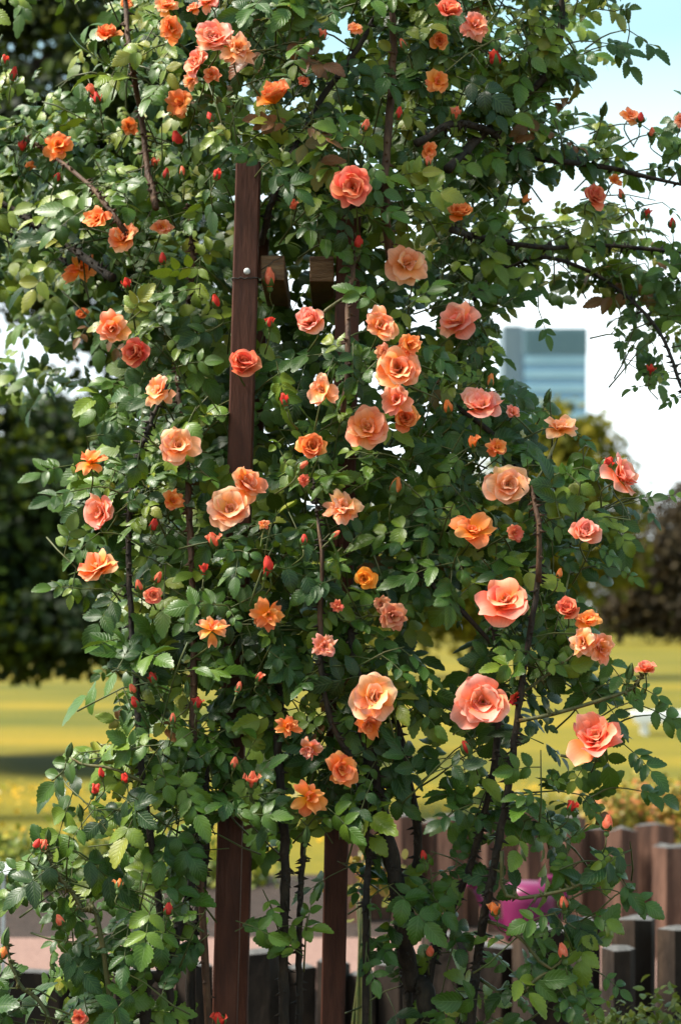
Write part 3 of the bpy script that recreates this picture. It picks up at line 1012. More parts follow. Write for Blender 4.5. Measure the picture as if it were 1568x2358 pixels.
KINDS = {
    # count, length, width, angle at claw, angle at rim (degrees), cross cup, curl, ruffle, angle jitter
    'rosette': [(6, 1.0, .58, 50, 90, .16, .45, .055, 24), (6, .86, .50, 38, 76, .32, .40, .06, 18), (6, .66, .40, 24, 64, .46, .30, .07, 22),
                (6, .48, .28, 10, 52, .55, .2, .10, 26), (6, .38, .20, 0, 40, .55, .1, .12, 30), (4, .28, .15, 0, 24, .5, 0, .12, 20)],
    'open': [(6, 1.0, .56, 48, 92, .14, .50, .060, 27), (5, .84, .50, 34, 76, .34, .45, .06, 22), (4, .60, .38, 22, 60, .55, .35, .07, 20),
             (6, .44, .22, 6, 50, .55, .2, .12, 30), (5, .34, .16, 0, 36, .5, 0, .12, 28)],
    'cup': [(4, 1.0, .64, 46, 74, .26, .75, .05, 16), (5, .98, .60, 28, 44, .42, .55, .05, 9), (5, .92, .48, 18, 26, .52, .4, .04, 6),
            (5, .78, .36, 10, 16, .60, .2, .05, 6), (4, .62, .24, 2, 8, .65, .1, .06, 5)],
    'loose': [(6, 1.0, .46, 46, 96, .14, .7, .07, 26), (5, .86, .42, 30, 70, .25, .5, .08, 24), (5, .60, .28, 14, 48, .36, .2, .1, 20), (4, .40, .18, 4, 30, .45, .1, .1, 16)],
    'star': [(6, 1.0, .33, 52, 104, .12, .5, .09, 26), (4, .78, .28, 26, 60, .25, .5, .1, 24), (3, .5, .18, 10, 36, .3, .2, .1, 16)],
    'spent': [(7, 1.0, .40, 50, 112, .10, .9, .10, 30), (7, .78, .34, 30, 78, .22, .7, .13, 30), (6, .55, .24, 16, 54, .3, .5, .15, 26), (6, .36, .15, 4, 36, .4, .2, .15, 22)],
}
COLS = {'peach': 'petal_peach', 'pink': 'petal_pink', 'coral': 'petal_coral', 'orange': 'petal_orange', 'pale': 'petal_pale', 'yellow': 'petal_yellow',
        'red': 'petal_red', 'faded': 'petal_faded', 'coral_l': 'petal_coral_l'}
M['petal_coral_l'] = petal_mat("petal_coral_l", (0.94, 0.28, 0.03), (0.93, 0.18, 0.07), (0.96, 0.41, 0.28))
WORDS = {'peach': 'peach orange', 'pink': 'salmon pink', 'coral': 'deep coral', 'orange': 'bright orange', 'pale': 'pale peach', 'yellow': 'golden orange',
         'red': 'red', 'faded': 'faded dull orange', 'coral_l': 'coral pink'}
STATE = {'rosette': 'full open rosette blossom', 'open': 'wide open blossom', 'cup': 'half open cupped blossom', 'loose': 'loose ragged blossom',
         'star': 'thin blossom with spread narrow petals', 'spent': 'wilted crumpled blossom'}


def sepals(m, R, drop):
    """hip and five sepals below the flower, axis +Z"""
    m.lathe([(0.02 * R, -0.34 * R), (0.10 * R, -0.28 * R), (0.145 * R, -0.17 * R), (0.12 * R, -0.06 * R), (0.15 * R, 0.01 * R)], 8)
    for k in range(5):
        a = 2 * PI * k / 5 + 0.3
        c, s = math.cos(a), math.sin(a)
        V, F = [], []
        for i in range(5):
            v = i / 4
            th = math.radians(drop[0] + (drop[1] - drop[0]) * v)
            r = 0.13 * R + math.sin(th) * 0.55 * R * v
            z = math.cos(th) * 0.55 * R * v
            wv = 0.09 * R * (1 - v) + 0.008 * R
            V += [(r * c - wv * s, r * s + wv * c, z), (r * c + wv * s, r * s - wv * c, z)]
            if i:
                F.append((2 * i - 2, 2 * i - 1, 2 * i + 1, 2 * i))
        m.add(V, F)


def pedicel(P, ax, q, length, parent, r=0.0019, drop=0.34, yfrom=0.0):
    a = Vector(ax)
    p0 = -a * drop
    p1 = p0 - a * length * 0.35
    p2 = p1 + Vector((rng.normal(0, .3) * length, 0.50 * length, -0.38 * length))
    pts = smooth_path([p0, p1, p2], 7)
    qi = q.inverted()
    m = MB()
    m.tube([qi @ Vector(p) for p in pts], np.linspace(r * 0.85, r * 1.2, 7), 6)
    return m.build("stem", M['stem'], parent, True)


for x, y, dia, kind, colr, ax in BLOOMS:
    Y = yfront(min(max(x, 0), 1568), min(max(y, 0), 2358)) - 0.075
    if kind == 'loose' and dia < 60:
        Y += 0.03
    P = pt(x, y, Y)
    R = px(dia, Y) * 0.5
    V, Q, U, T = [], [], [], []
    first = True
    for cnt, ln, wd, t0, t1, cc, curl, ruf, jit in KINDS[kind]:
        off = rng.uniform(0, 6.28)
        for k in range(cnt):
            j = rng.normal(0, jit)
            droop = rng.uniform(15, 55) if (kind in ('loose', 'star', 'spent') and rng.random() < 0.22) else 0
            petal_grid(V, Q, U, T, ln * rng.uniform(.80, 1.12), wd * rng.uniform(.80, 1.12), math.radians(max(0, t0 + j * .6)), math.radians(t1 + j + droop),
                       off + 2 * PI * k / cnt + rng.normal(0, .22), cc * rng.uniform(.6, 1.3), curl * rng.uniform(.2, 1.4), ruf * rng.uniform(.6, 1.4),
                       rng.random(), 0.05 if kind == 'spent' else 0.0, 0.03, 0.0, 9, 9, rng.uniform(0, .10) if rng.random() < .4 else 0)
    V = np.array(V)
    V = V * np.array([rng.uniform(.88, 1.08), rng.uniform(.88, 1.08), 1.0])
    ax = (ax[0] + rng.normal(0, .16), ax[1] + rng.normal(0, .14), ax[2])
    a = Vector(ax)
    a = Vector((a.x, -a.z, a.y)).normalized()
    q = a.to_track_quat('Z', 'Y')
    # scale so that its outline, as held here, has the wanted size
    W = V @ np.array(q.to_matrix()).T
    ext = 0.5 * max(np.ptp(W[:, 0]), np.ptp(W[:, 2]))
    s = R / ext * 1.02
    ctr = np.array([(W[:, 0].max() + W[:, 0].min()) / 2, 0, (W[:, 2].max() + W[:, 2].min()) / 2]) * s
    me = np_mesh("blossom", V * s, Q, None, U, T)
    o = link("blossom", me, M[COLS[colr]], rose)
    o.rotation_mode = 'QUATERNION'
    o.rotation_quaternion = q
    o.location = P - Vector(ctr) - ROSE_BASE
    tag(o, WORDS[colr] + " " + STATE[kind])
    Rs = s
    m = MB()
    sepals(m, Rs * 0.8, (70, 118))
    m.build("calyx", M['calyx'], o, True)
    pedicel(P, a, q, 0.10, o, 0.0021, Rs * 0.27)
    if kind in ('open', 'loose', 'star', 'spent'):
        m = MB()
        for k in range(26):
            t = rng.uniform(0, 6.28)
            rr = rng.uniform(0, .10) * s
            d = Vector((math.cos(t) * rng.uniform(.1, .7), math.sin(t) * rng.uniform(.1, .7), 1)).normalized()
            p0 = Vector((math.cos(t) * rr, math.sin(t) * rr, 0.02 * s))
            p1 = p0 + d * rng.uniform(.16, .28) * s
            m.tube([p0, p1], [0.006 * s, 0.005 * s], 3, False)
            m.cone(p1 - d * 0.015 * s, d, 0.018 * s, 0.04 * s, 4)
        m.build("stamens", M['stamen'], o)

# buds
BCOL = {'red': 'petal_red', 'coral': 'petal_coral', 'orange': 'petal_orange', 'green': 'calyx'}
for x, y, ln, colr, lean in BUDS:
    Y = yfront(min(max(x, 0), 1568), min(max(y, 0), 2358)) - 0.075
    H = px(ln, Y)
    fat = rng.uniform(0.32, 0.42) if colr != 'green' else 0.29
    nseg, nst = 14, 9
    V, Q, U, T = [], [], [], []
    for i in range(nst + 1):
        v = i / nst
        r = fat * (math.sin(PI * min(1, 0.12 + v * 0.80)) ** 0.75) * (1 - 0.35 * v)
        for k in range(nseg):
            t = 2 * PI * k / nseg
            f = ((t * 3 / (2 * PI) + v * 1.4) % 1.0)
            rr = r * (1.0 + 0.20 * (f - 0.5) * (0.3 + v))
            zz = v + 0.10 * f * v * v
            V.append((rr * math.cos(t) * H, rr * math.sin(t) * H, zz * H))
            U.append((k / nseg, 0.45 + 0.55 * f if colr != 'green' else v))
            T.append(0.5)
    for i in range(nst):
        for k in range(nseg):
            k2 = (k + 1) % nseg
            Q.append((i * nseg + k, i * nseg + k2, (i + 1) * nseg + k2, (i + 1) * nseg + k))
    if colr != 'green' and rng.random() < 0.4:          # outer petals starting to peel away
        V = [tuple(c_ / H for c_ in v_) for v_ in V]
        for k in range(rng.integers(2, 4)):
            petal_grid(V, Q, U, T, rng.uniform(.75, .95), .34, math.radians(16), math.radians(rng.uniform(14, 44)), rng.uniform(0, 6.28), .6, .7, .05, 0.5, 0, fat * .5, 0.08)
        V = [tuple(c_ * H for c_ in v_) for v_ in V]
    me = np_mesh("rosebud", V, Q, None, U, T)
    o = link("rosebud", me, M[BCOL[colr]], rose)
    a = Vector((lean * 1.3 + rng.normal(0, .30), -0.25 + rng.normal(0, .3), 1)).normalized()
    H *= rng.uniform(0.85, 1.2)
    q = a.to_track_quat('Z', 'Y')
    o.rotation_mode = 'QUATERNION'
    o.rotation_quaternion = q
    P = pt(x, y, Y)
    o.location = P - a * H * 0.5 - ROSE_BASE
    tag(o, {'red': 'closed red bud', 'coral': 'coral bud about to open', 'orange': 'orange bud about to open', 'green': 'closed green bud'}[colr])
    m = MB()
    Hs = H * 0.95
    m.lathe([(0.06 * Hs, -0.42 * Hs), (0.17 * Hs, -0.32 * Hs), (0.21 * Hs, -0.18 * Hs), (0.15 * Hs, -0.05 * Hs), (fat * 0.62 * H, 0.06 * Hs), (fat * 0.9 * H, 0.16 * Hs)], 8)
    spread = rng.uniform(0.0, 0.9) if colr != 'green' else 0.0
    for k in range(5):
        t = 2 * PI * k / 5
        c, s = math.cos(t), math.sin(t)
        Vv, F = [], []
        for i in range(5):
            v = i / 4
            r = (fat * 1.05 * math.sin(PI * min(1, 0.2 + v * 0.66)) + spread * v * v * .5) * H
            z = (0.05 + v * (0.80 - spread * .5)) * H
            if colr == 'green':
                z = (0.05 + v * 1.25) * H
                r = (fat * 1.05 * math.sin(PI * min(1, 0.2 + v * 0.78))) * H + 0.01 * H
            wv = 0.19 * H * (1 - v) ** .8 + 0.01 * H
            Vv += [(r * c - wv * s, r * s + wv * c, z), (r * c + wv * s, r * s - wv * c, z)]
            if i:
                F.append((2 * i - 2, 2 * i - 1, 2 * i + 1, 2 * i))
        m.add(Vv, F)
    m.build("calyx", M['calyx'], o, True)
    pedicel(P, a, q, rng.uniform(0.04, 0.075), o, 0.0017, H * 0.42)

# ------------------------------------------------------------------ wooden trellis
PY = 5.03
base = pt(560, 1410, PY + 0.2)
base.z = 0
trel = empty("wooden_trellis", base)
tag(trel, "dark brown square timber trellis posts with bolted cross beams inside the rose", "trellis")


def tchild(o):
    o.location = -base
    return o


def lean_line(xt, yt, xb, yb, Y):
    a, b = pt(xb, yb, Y), pt(xt, yt, Y)
    t = a.z / (b.z - a.z)
    return a - (b - a) * t, b


hw = px(28.5, PY)
a0, b0 = lean_line(573, 377, 518, 2358, PY + hw)
m = MB()
m.beam(a0, b0, hw, hw, ch=0.004)
tchild(m.build("post", M['post'], trel))
a1, b1 = lean_line(806, 386, 766, 2358, PY + hw + 0.14)
m = MB()
m.beam(a1, b1, hw, hw, ch=0.004)
tchild(m.build("post", M['post'], trel))
for sx in (a0, a1):
    m = MB()
    sh = Vector((0.0, 0.62, 0))
    e = (b0 if sx is a0 else b1)
    m.beam(sx + sh, e + sh, hw, hw, ch=0.004)
    tchild(m.build("post", M['post'], trel))
# two beams running back from the front posts, their sawn ends showing
for (xa, xb, yy0, yy1, crack) in ((600.5, 655, 588, 645, 1), (713, 769, 590, 648, 0)):
    m = MB()
    BY = PY + (0.02 if crack else 0.13)
    p0, p1 = pt(xa, yy1, BY), pt(xb, yy0, BY)
    m.box(p0.x, p1.x, BY, PY + 0.70, p0.z, p1.z)
    o = m.build("cross_beam", M['beam'], trel)
    bevel(o, 0.003)
    tchild(o)
    if crack:
        m = MB()
        pts = [(601, 622), (612, 614), (622, 609), (630, 600), (640, 597), (652, 590)]
        m.tube([pt(cx_, cy_, PY + 0.0195) for cx_, cy_ in pts], [0.0011] * len(pts), 5)
        tchild(m.build("crack", M['wire'], trel, True))
m = MB()
bc = pt(569, 625, PY - 0.001)
prof = [(0.0085, 0.0), (0.0085, 0.003), (0.0060, 0.006), (0.0030, 0.0072), (0.0005, 0.0075)]
m.lathe(prof, 14)
bo = m.build("bolt", M['steel'], trel, True)
bo.rotation_euler = (math.radians(90), 0, 0)
bo.location = bc - base
m = MB()
ring = []
zc = pt(560, 641, PY).z
xc = (b0 + (a0 - b0) * ((b0.z - zc) / (b0.z - a0.z))).x
for k in range(41):
    t = 2 * PI * k / 40
    e = hw + 0.0016
    f = 1.0 / max(abs(math.cos(t)), abs(math.sin(t)))
    ring.append((xc + math.cos(t) * f * e, PY + hw + math.sin(t) * f * e, zc + rng.normal(0, 0.0016)))
m.tube(ring, [0.0016] * 41, 6, False)
tchild(m.build("wire_tie", M['wire'], trel, True))

exec_background = True
# ------------------------------------------------------------------ ground
M['lawn'], t, b = new_mat("lawn")
c = t.nodes.new("ShaderNodeTexCoord")
p = t.nodes.new("ShaderNodeMapping")
p.inputs["Scale"].default_value = (0.10, 0.22, 1)
t.links.new(c.outputs["Object"], p.inputs["Vector"])
n1 = nd(t, "ShaderNodeTexNoise", Scale=1.0, Detail=4, Roughness=0.55)
t.links.new(p.outputs["Vector"], n1.inputs["Vector"])
n2 = nd(t, "ShaderNodeTexNoise", Scale=9.0, Detail=6, Roughness=0.7)
t.links.new(c.outputs["Object"], n2.inputs["Vector"])
ad = nd(t, "ShaderNodeMath")
ad.operation = 'MULTIPLY_ADD'
ad.inputs[1].default_value = 0.45
t.links.new(n2.outputs["Fac"], ad.inputs[0])
t.links.new(n1.outputs["Fac"], ad.inputs[2])
r = ramp(t, ad.outputs[0], [(0.45, (0.055, 0.068, 0.010)), (0.62, (0.095, 0.090, 0.012)), (0.80, (0.165, 0.127, 0.013)), (0.97, (0.24, 0.158, 0.014))])
t.links.new(r.outputs["Color"], b.inputs["Base Color"])
b.inputs["Roughness"].default_value = 0.9
b.inputs["Specular IOR Level"].default_value = 0.1
M['soil'] = noise_mat("soil", [(0.3, (0.018, 0.011, 0.008)), (0.7, (0.055, 0.034, 0.026))], 14, 0.95, 1.0, bdist=0.03)
M['path'] = noise_mat("path", [(0.3, (0.15, 0.085, 0.07)), (0.55, (0.215, 0.125, 0.10)), (0.8, (0.28, 0.175, 0.145))], 30, 0.9, 0.5)


def sheet(name, x0, x1, y0, y1, z, mat, nx=1, ny=1):
    m = MB()
    for i in range(nx):
        for j in range(ny):
            xa, xb = x0 + (x1 - x0) * i / nx, x0 + (x1 - x0) * (i + 1) / nx
            ya, yb = y0 + (y1 - y0) * j / ny, y0 + (y1 - y0) * (j + 1) / ny
            m.add([(xa, ya, z), (xb, ya, z), (xb, yb, z), (xa, yb, z)], [(0, 1, 2, 3)])
    return tag(m.build(name, mat), kind="structure")


sheet("lawn", -1500, 1500, -200, 3000, 0.0, M['lawn'])
sheet("flower_bed_soil", -30, 30, -3, 10.4, 0.004, M['soil'])
sheet("path", -30, 30, 10.4, 12.05, 0.008, M['path'])
sheet("border_soil", -30, 30, 12.05, 15.0, 0.004, M['soil'])


# ------------------------------------------------------------------ leaf clouds for shrubs and trees
def leaf_cloud(blobs, n, size, gaps=(), tint=(0.3, 0.25), clump=1, templ=None, hollow=0.35):
    """leaves spread through the volume of ellipsoids (centre, radii), in small clumps"""
    L2 = Leaves()
    vols = np.array([r[0] * r[1] * r[2] for _, r in blobs]) ** 0.7
    vols /= vols.sum()
    TS = templ or COARSE
    cnt = 0
    while cnt < n:
        k = rng.choice(len(blobs), p=vols)
        ctr, rad = np.array(blobs[k][0]), np.array(blobs[k][1])
        v = rng.normal(0, 1, 3)
        v /= np.linalg.norm(v)
        rr = rng.uniform(hollow, 1.0) ** 0.6 * (1 + 0.12 * rng.normal())
        c0 = ctr + v * rad * rr
        if any((((c0 - np.array(g)) / np.array(gr)) ** 2).sum() < 1 for g, gr in gaps):
            continue
        tn = float(np.clip(rng.normal(*tint), 0, 0.93))
        for _ in range(clump):
            P = c0 + rng.normal(0, size * 0.9, 3) * (clump > 1)
            d = rng.normal(0, 1, 3) + v * 0.6 + np.array([0, 0, -0.3])
            nn = v * 0.8 + np.array([0, -0.2, 0.8]) + rng.normal(0, 0.5, 3)
            L2.put(TS[rng.integers(len(TS))], P, d, nn, size * rng.uniform(0.7, 1.25), float(np.clip(tn + rng.normal(0, .06), 0, .93)))
            cnt += 1
    return L2


PLAIN = [leaflet_template(4, random.uniform(0.1, 0.5), random.uniform(0.2, 1.0), -0.1, random.uniform(0.34, 0.46), False, 1) for _ in range(8)]
M['bark'] = noise_mat("bark", [(0.3, (0.015, 0.010, 0.007)), (0.7, (0.06, 0.042, 0.03))], 6, 0.9, 0.8, (1, 1, 0.3), bdist=0.05)
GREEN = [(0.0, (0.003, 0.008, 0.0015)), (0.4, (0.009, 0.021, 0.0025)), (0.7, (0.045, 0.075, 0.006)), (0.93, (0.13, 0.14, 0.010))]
OLIVE = [(0.0, (0.035, 0.045, 0.006)), (0.5, (0.12, 0.115, 0.010)), (0.93, (0.28, 0.21, 0.012))]
COPPER = [(0.0, (0.010, 0.009, 0.005)), (0.5, (0.032, 0.023, 0.012)), (0.93, (0.085, 0.06, 0.024))]
BRIGHT = [(0.0, (0.05, 0.08, 0.010)), (0.5, (0.14, 0.17, 0.018)), (0.93, (0.30, 0.26, 0.02))]
FLAME = [(0.0, (0.10, 0.12, 0.015)), (0.45, (0.26, 0.20, 0.025)), (0.7, (0.42, 0.16, 0.03)), (0.93, (0.55, 0.14, 0.05))]
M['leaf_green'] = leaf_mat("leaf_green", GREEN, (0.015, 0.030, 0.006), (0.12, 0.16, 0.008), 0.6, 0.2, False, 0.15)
M['leaf_olive'] = leaf_mat("leaf_olive", OLIVE, (0.08, 0.09, 0.012), (0.28, 0.26, 0.012), 0.6, 0.3, False, 0.12)
M['leaf_copper'] = leaf_mat("leaf_copper", COPPER, (0.03, 0.022, 0.012), (0.12, 0.07, 0.02), 0.6, 0.2, False, 0.12)
M['leaf_bright'] = leaf_mat("leaf_bright", BRIGHT, (0.10, 0.12, 0.03), (0.25, 0.28, 0.02), 0.45, 0.25, False, 0.4)
M['leaf_flame'] = leaf_mat("leaf_flame", FLAME, (0.14, 0.13, 0.03), (0.35, 0.25, 0.03), 0.5, 0.25, False, 0.3)


def tree(name, label, base_, trunk_pts, r0, blobs, n, size, mat, gaps=(), tint=(0.35, 0.22), clump=3, limbs=7, group=None):
    base_ = Vector(base_)
    root = empty(name, base_)
    tag(root, label, "tree", group)
    m = MB()
    P = smooth_path([tuple(base_)] + list(trunk_pts), 10)
    m.tube(P, [r0 * (1.25 if k == 0 else 1 - 0.07 * k) for k in range(10)], 10)
    top = Vector(P[-1])
    for k in range(limbs):
        s0 = Vector(P[rng.integers(4, 10)])
        ctr, rad = blobs[k % len(blobs)]
        e = Vector(ctr) + Vector(rng.normal(0, .35, 3)) * min(rad)
        mid = (s0 + e) / 2 + Vector((0, 0, 0.15 * (e - s0).length))
        q = smooth_path([tuple(s0), tuple(mid), tuple(e)], 8)
        m.tube(q, np.linspace(r0 * .45, r0 * .06, 8), 6)
    o = m.build("trunk", M['bark'], root, True)
    o.location = -base_
    Lc = leaf_cloud(blobs, n, size, gaps, tint, clump, PLAIN)
    o = link("crown", Lc.mesh("crown"), mat, root)
    o.location = -base_
    return root


def P3(x, y, Y):
    return tuple(pt(x, y, Y))


def B(x, y, Y, rx, ry, depth):
    """ellipsoid given by its place in the layout grid and its size in grid units"""
    return (P3(x, y, Y), (px(rx, Y), depth, px(ry, Y)))


def at_ground(x, Y):
    p_ = pt(x, HY, Y)
    return (p_.x, Y, 0.0)


# big dark tree on the left, its skirt hanging almost to the grass
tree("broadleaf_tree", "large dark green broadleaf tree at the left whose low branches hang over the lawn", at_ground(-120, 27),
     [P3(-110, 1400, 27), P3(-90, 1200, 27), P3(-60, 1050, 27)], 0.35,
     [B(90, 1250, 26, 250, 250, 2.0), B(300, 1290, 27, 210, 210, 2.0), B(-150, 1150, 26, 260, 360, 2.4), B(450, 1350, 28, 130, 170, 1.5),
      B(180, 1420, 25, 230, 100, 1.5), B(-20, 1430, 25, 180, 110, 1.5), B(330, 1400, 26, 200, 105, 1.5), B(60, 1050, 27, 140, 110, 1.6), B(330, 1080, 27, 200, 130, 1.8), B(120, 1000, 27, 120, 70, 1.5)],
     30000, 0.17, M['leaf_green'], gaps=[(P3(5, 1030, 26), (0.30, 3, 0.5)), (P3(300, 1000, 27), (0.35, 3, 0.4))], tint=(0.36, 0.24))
# taller tree whose crown fills the upper left behind the rose
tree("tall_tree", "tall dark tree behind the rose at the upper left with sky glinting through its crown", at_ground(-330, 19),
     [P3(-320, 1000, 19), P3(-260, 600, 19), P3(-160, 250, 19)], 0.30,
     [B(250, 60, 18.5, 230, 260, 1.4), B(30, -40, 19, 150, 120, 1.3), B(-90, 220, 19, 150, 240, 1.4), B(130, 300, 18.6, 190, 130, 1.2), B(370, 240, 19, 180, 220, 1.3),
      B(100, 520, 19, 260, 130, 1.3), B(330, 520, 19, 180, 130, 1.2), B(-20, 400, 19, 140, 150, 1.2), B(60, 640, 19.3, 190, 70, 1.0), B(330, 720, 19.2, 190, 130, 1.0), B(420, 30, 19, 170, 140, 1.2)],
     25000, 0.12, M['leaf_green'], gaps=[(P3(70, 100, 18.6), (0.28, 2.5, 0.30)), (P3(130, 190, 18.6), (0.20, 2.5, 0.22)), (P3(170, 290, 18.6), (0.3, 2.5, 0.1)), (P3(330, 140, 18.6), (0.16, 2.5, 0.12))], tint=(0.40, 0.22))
# olive tree behind the right-hand part of the rose
tree("olive_leaved_tree", "light olive green tree with a thin open crown in front of the office tower", at_ground(1088, 60),
     [P3(1090, 1480, 60), P3(1120, 1350, 60), P3(1180, 1200, 60)], 0.20,
     [B(1200, 1190, 60, 150, 160, 1.8), B(1310, 1090, 60, 80, 110, 1.2), B(1060, 1270, 60, 190, 160, 2.0), B(1330, 1260, 60, 110, 120, 1.4), B(1400, 1090, 60, 40, 80, .7),
      B(1360, 1000, 60, 40, 55, .6), B(1270, 990, 60, 45, 60, .7), B(1430, 1170, 60, 45, 60, .7), B(1440, 1290, 60, 40, 50, .6), B(1130, 1380, 60, 180, 90, 1.5), B(930, 1300, 60, 160, 180, 1.8)],
     13500, 0.29, M['leaf_olive'], tint=(0.45, 0.25), clump=2, limbs=12)
tree("copper_leaved_tree", "dark brownish copper leaved tree standing on the lawn at the right edge", at_ground(1425, 125),
     [P3(1425, 1440, 125), P3(1440, 1400, 125), P3(1480, 1340, 125)], 0.22,
     [B(1480, 1350, 125, 100, 95, 2.4), B(1540, 1260, 125, 110, 120, 3.0), B(1600, 1200, 125, 80, 100, 3.0), B(1570, 1390, 125, 130, 85, 3.0), B(1420, 1400, 125, 50, 45, 1.5), B(1640, 1260, 126, 110, 140, 3.0)],
     9000, 0.42, M['leaf_copper'], tint=(0.45, 0.25))
# far wood closing the lawn
Lw = leaf_cloud([((x_, 175 + rng.uniform(-8, 8), 3.0), (8, 5, rng.uniform(3.0, 5.2))) for x_ in np.linspace(-75, 40, 17)], 16000, 0.7, (), (0.40, 0.2), 2, PLAIN, 0.6)
tag(link("far_wood", Lw.mesh("far_wood"), M['leaf_green']), "distant dark green wood closing off the far side of the lawn", "wood", kind="stuff")

# ------------------------------------------------------------------ office tower
TY = 430.0
M['clad'] = noise_mat("clad", [(0.3, (0.115, 0.195, 0.24)), (0.7, (0.135, 0.22, 0.265))], 0.5, 0.6, 0)
M['clad_side'] = noise_mat("clad_side", [(0.3, (0.13, 0.18, 0.225)), (0.7, (0.155, 0.205, 0.25))], 0.5, 0.6, 0)  # duller, hazier look of the tower's side face, put into the colour
M['band'] = noise_mat("band", [(0.3, (0.26, 0.43, 0.56)), (0.7, (0.32, 0.50, 0.63))], 0.3, 0.5, 0)
M['glass'], t, b = new_mat("glass")
b.inputs["Base Color"].default_value = (0.09, 0.24, 0.39, 1)
b.inputs["Roughness"].default_value = 0.12
b.inputs["Specular IOR Level"].default_value = 0.8
tw0 = pt(1207, HY, TY)
tw1 = pt(1350, HY, TY)
ztop = pt(0, 755, TY).z
zb = pt(0, 815, TY).z
tower = empty("office_tower", (tw0.x, TY, 0))
tag(tower, "distant teal glass office tower with a ribbed grey crown and pale floor bands", "office tower")


def twc(o):
    o.location = (-tw0.x, -TY, 0)
    return o


m = MB()
m.box(tw0.x, tw1.x, TY, TY + 16, 0, zb)
twc(m.build("wall", M['glass'], tower))
m = MB()
m.box(tw0.x - 0.15, tw1.x + 0.15, TY - 0.3, TY + 16.2, zb, ztop)
for k in range(14):
    xx = tw0.x + (tw1.x - tw0.x) * (k + 0.5) / 14
    m.box(xx - 0.12, xx + 0.12, TY - 0.6, TY - 0.302, zb, ztop - 0.2)
twc(m.build("crown", M['clad'], tower))
sx0 = pt(1160, HY, TY).x
m = MB()
m.box(sx0, tw0.x - 0.16, TY + 1.5, TY + 18, 0, pt(0, 747, TY).z)
twc(m.build("side_face", M['clad_side'], tower))  # the tower's side face, built as a separate set-back block
zz = zb - 0.6
k = 0
while zz > 3:
    m = MB()
    m.box(tw0.x - 0.05, tw1.x + 0.05, TY - 0.25, TY - 0.003, zz - 1.45, zz)
    twc(m.build("floor_band", M['band'], tower))
    zz -= 3.05
    k += 1

# ------------------------------------------------------------------ palisade of angular stone posts behind, row of stumps in front
M['stone_red'] = noise_mat("stone_red", [(0.28, (0.030, 0.018, 0.015)), (0.42, (0.070, 0.036, 0.025)), (0.55, (0.125, 0.064, 0.043)), (0.75, (0.21, 0.120, 0.085))], 9, 0.85, 0.9, (1, 1, 0.16), 8, 0.2, 0.02)
M['stone_top'] = noise_mat("stone_top", [(0.3, (0.045, 0.042, 0.040)), (0.7, (0.115, 0.108, 0.104))], 25, 0.8, 0.6)
M['stone_dark'] = noise_mat("stone_dark", [(0.25, (0.007, 0.005, 0.004)), (0.5, (0.024, 0.015, 0.010)), (0.8, (0.085, 0.052, 0.032))], 6, 0.85, 0.9, (1, 1, 0.4), 8, 0.2, 0.02)


def stone_post(name, label, x0, x1, ytop, Y, mat, group, depth=None, tilt=0.0, topmat='stone_top', sides=6):
    c = pt((x0 + x1) / 2, ytop, Y)
    rw = px(x1 - x0, Y) / 2
    rd = depth or rw * 0.9
    root = empty(name, (c.x, Y + rd, 0))
    tag(root, label, "stone post", group)
    a0_ = rng.uniform(0, 1)
    ring = []
    for k in range(sides):
        t_ = 2 * PI * (k + a0_) / sides
        ring.append((math.cos(t_) * (1 + rng.normal(0, .07)), math.sin(t_) * (1 + rng.normal(0, .07))))
    mxx = max(abs(p_[0]) for p_ in ring)
    ring = [(p_[0] / mxx * rw, p_[1] * rd) for p_ in ring]
    V, F = [], []
    nz_ = 7
    for i in range(nz_ + 1):
        z = -0.1 + (c.z + 0.1) * i / nz_
        for (a_, b_) in ring:
            j = 1 + rng.normal(0, .012)
            V.append((a_ * j + tilt * z, b_ * j, z if i < nz_ else c.z + rng.normal(0, 0.006) - 0.02 * b_ / rd))
    for i in range(nz_):
        for k in range(sides):
            k2 = (k + 1) % sides
            F.append((i * sides + k, i * sides + k2, (i + 1) * sides + k2, (i + 1) * sides + k))
    m_ = MB()
    m_.add(V, F)
    o = m_.build("shaft", mat, root)
    # grey cap in its own material, slightly domed
    m_ = MB()
    top = V[-sides:]
    cx_ = sum(v[0] for v in top) / sides
    cy_ = sum(v[1] for v in top) / sides
    inner = [((v[0] - cx_) * .6 + cx_, (v[1] - cy_) * .6 + cy_, v[2] + 0.012 + rng.normal(0, .004)) for v in top]
    VV = list(top) + inner + [(cx_, cy_, c.z + 0.016)]
    FF = [(k, (k + 1) % sides, sides + (k + 1) % sides, sides + k) for k in range(sides)] + [(sides + k, sides + (k + 1) % sides, 2 * sides) for k in range(sides)]
    m_.add(VV, FF)
    m_.build("grey_top", M[topmat], root, True)
    return root


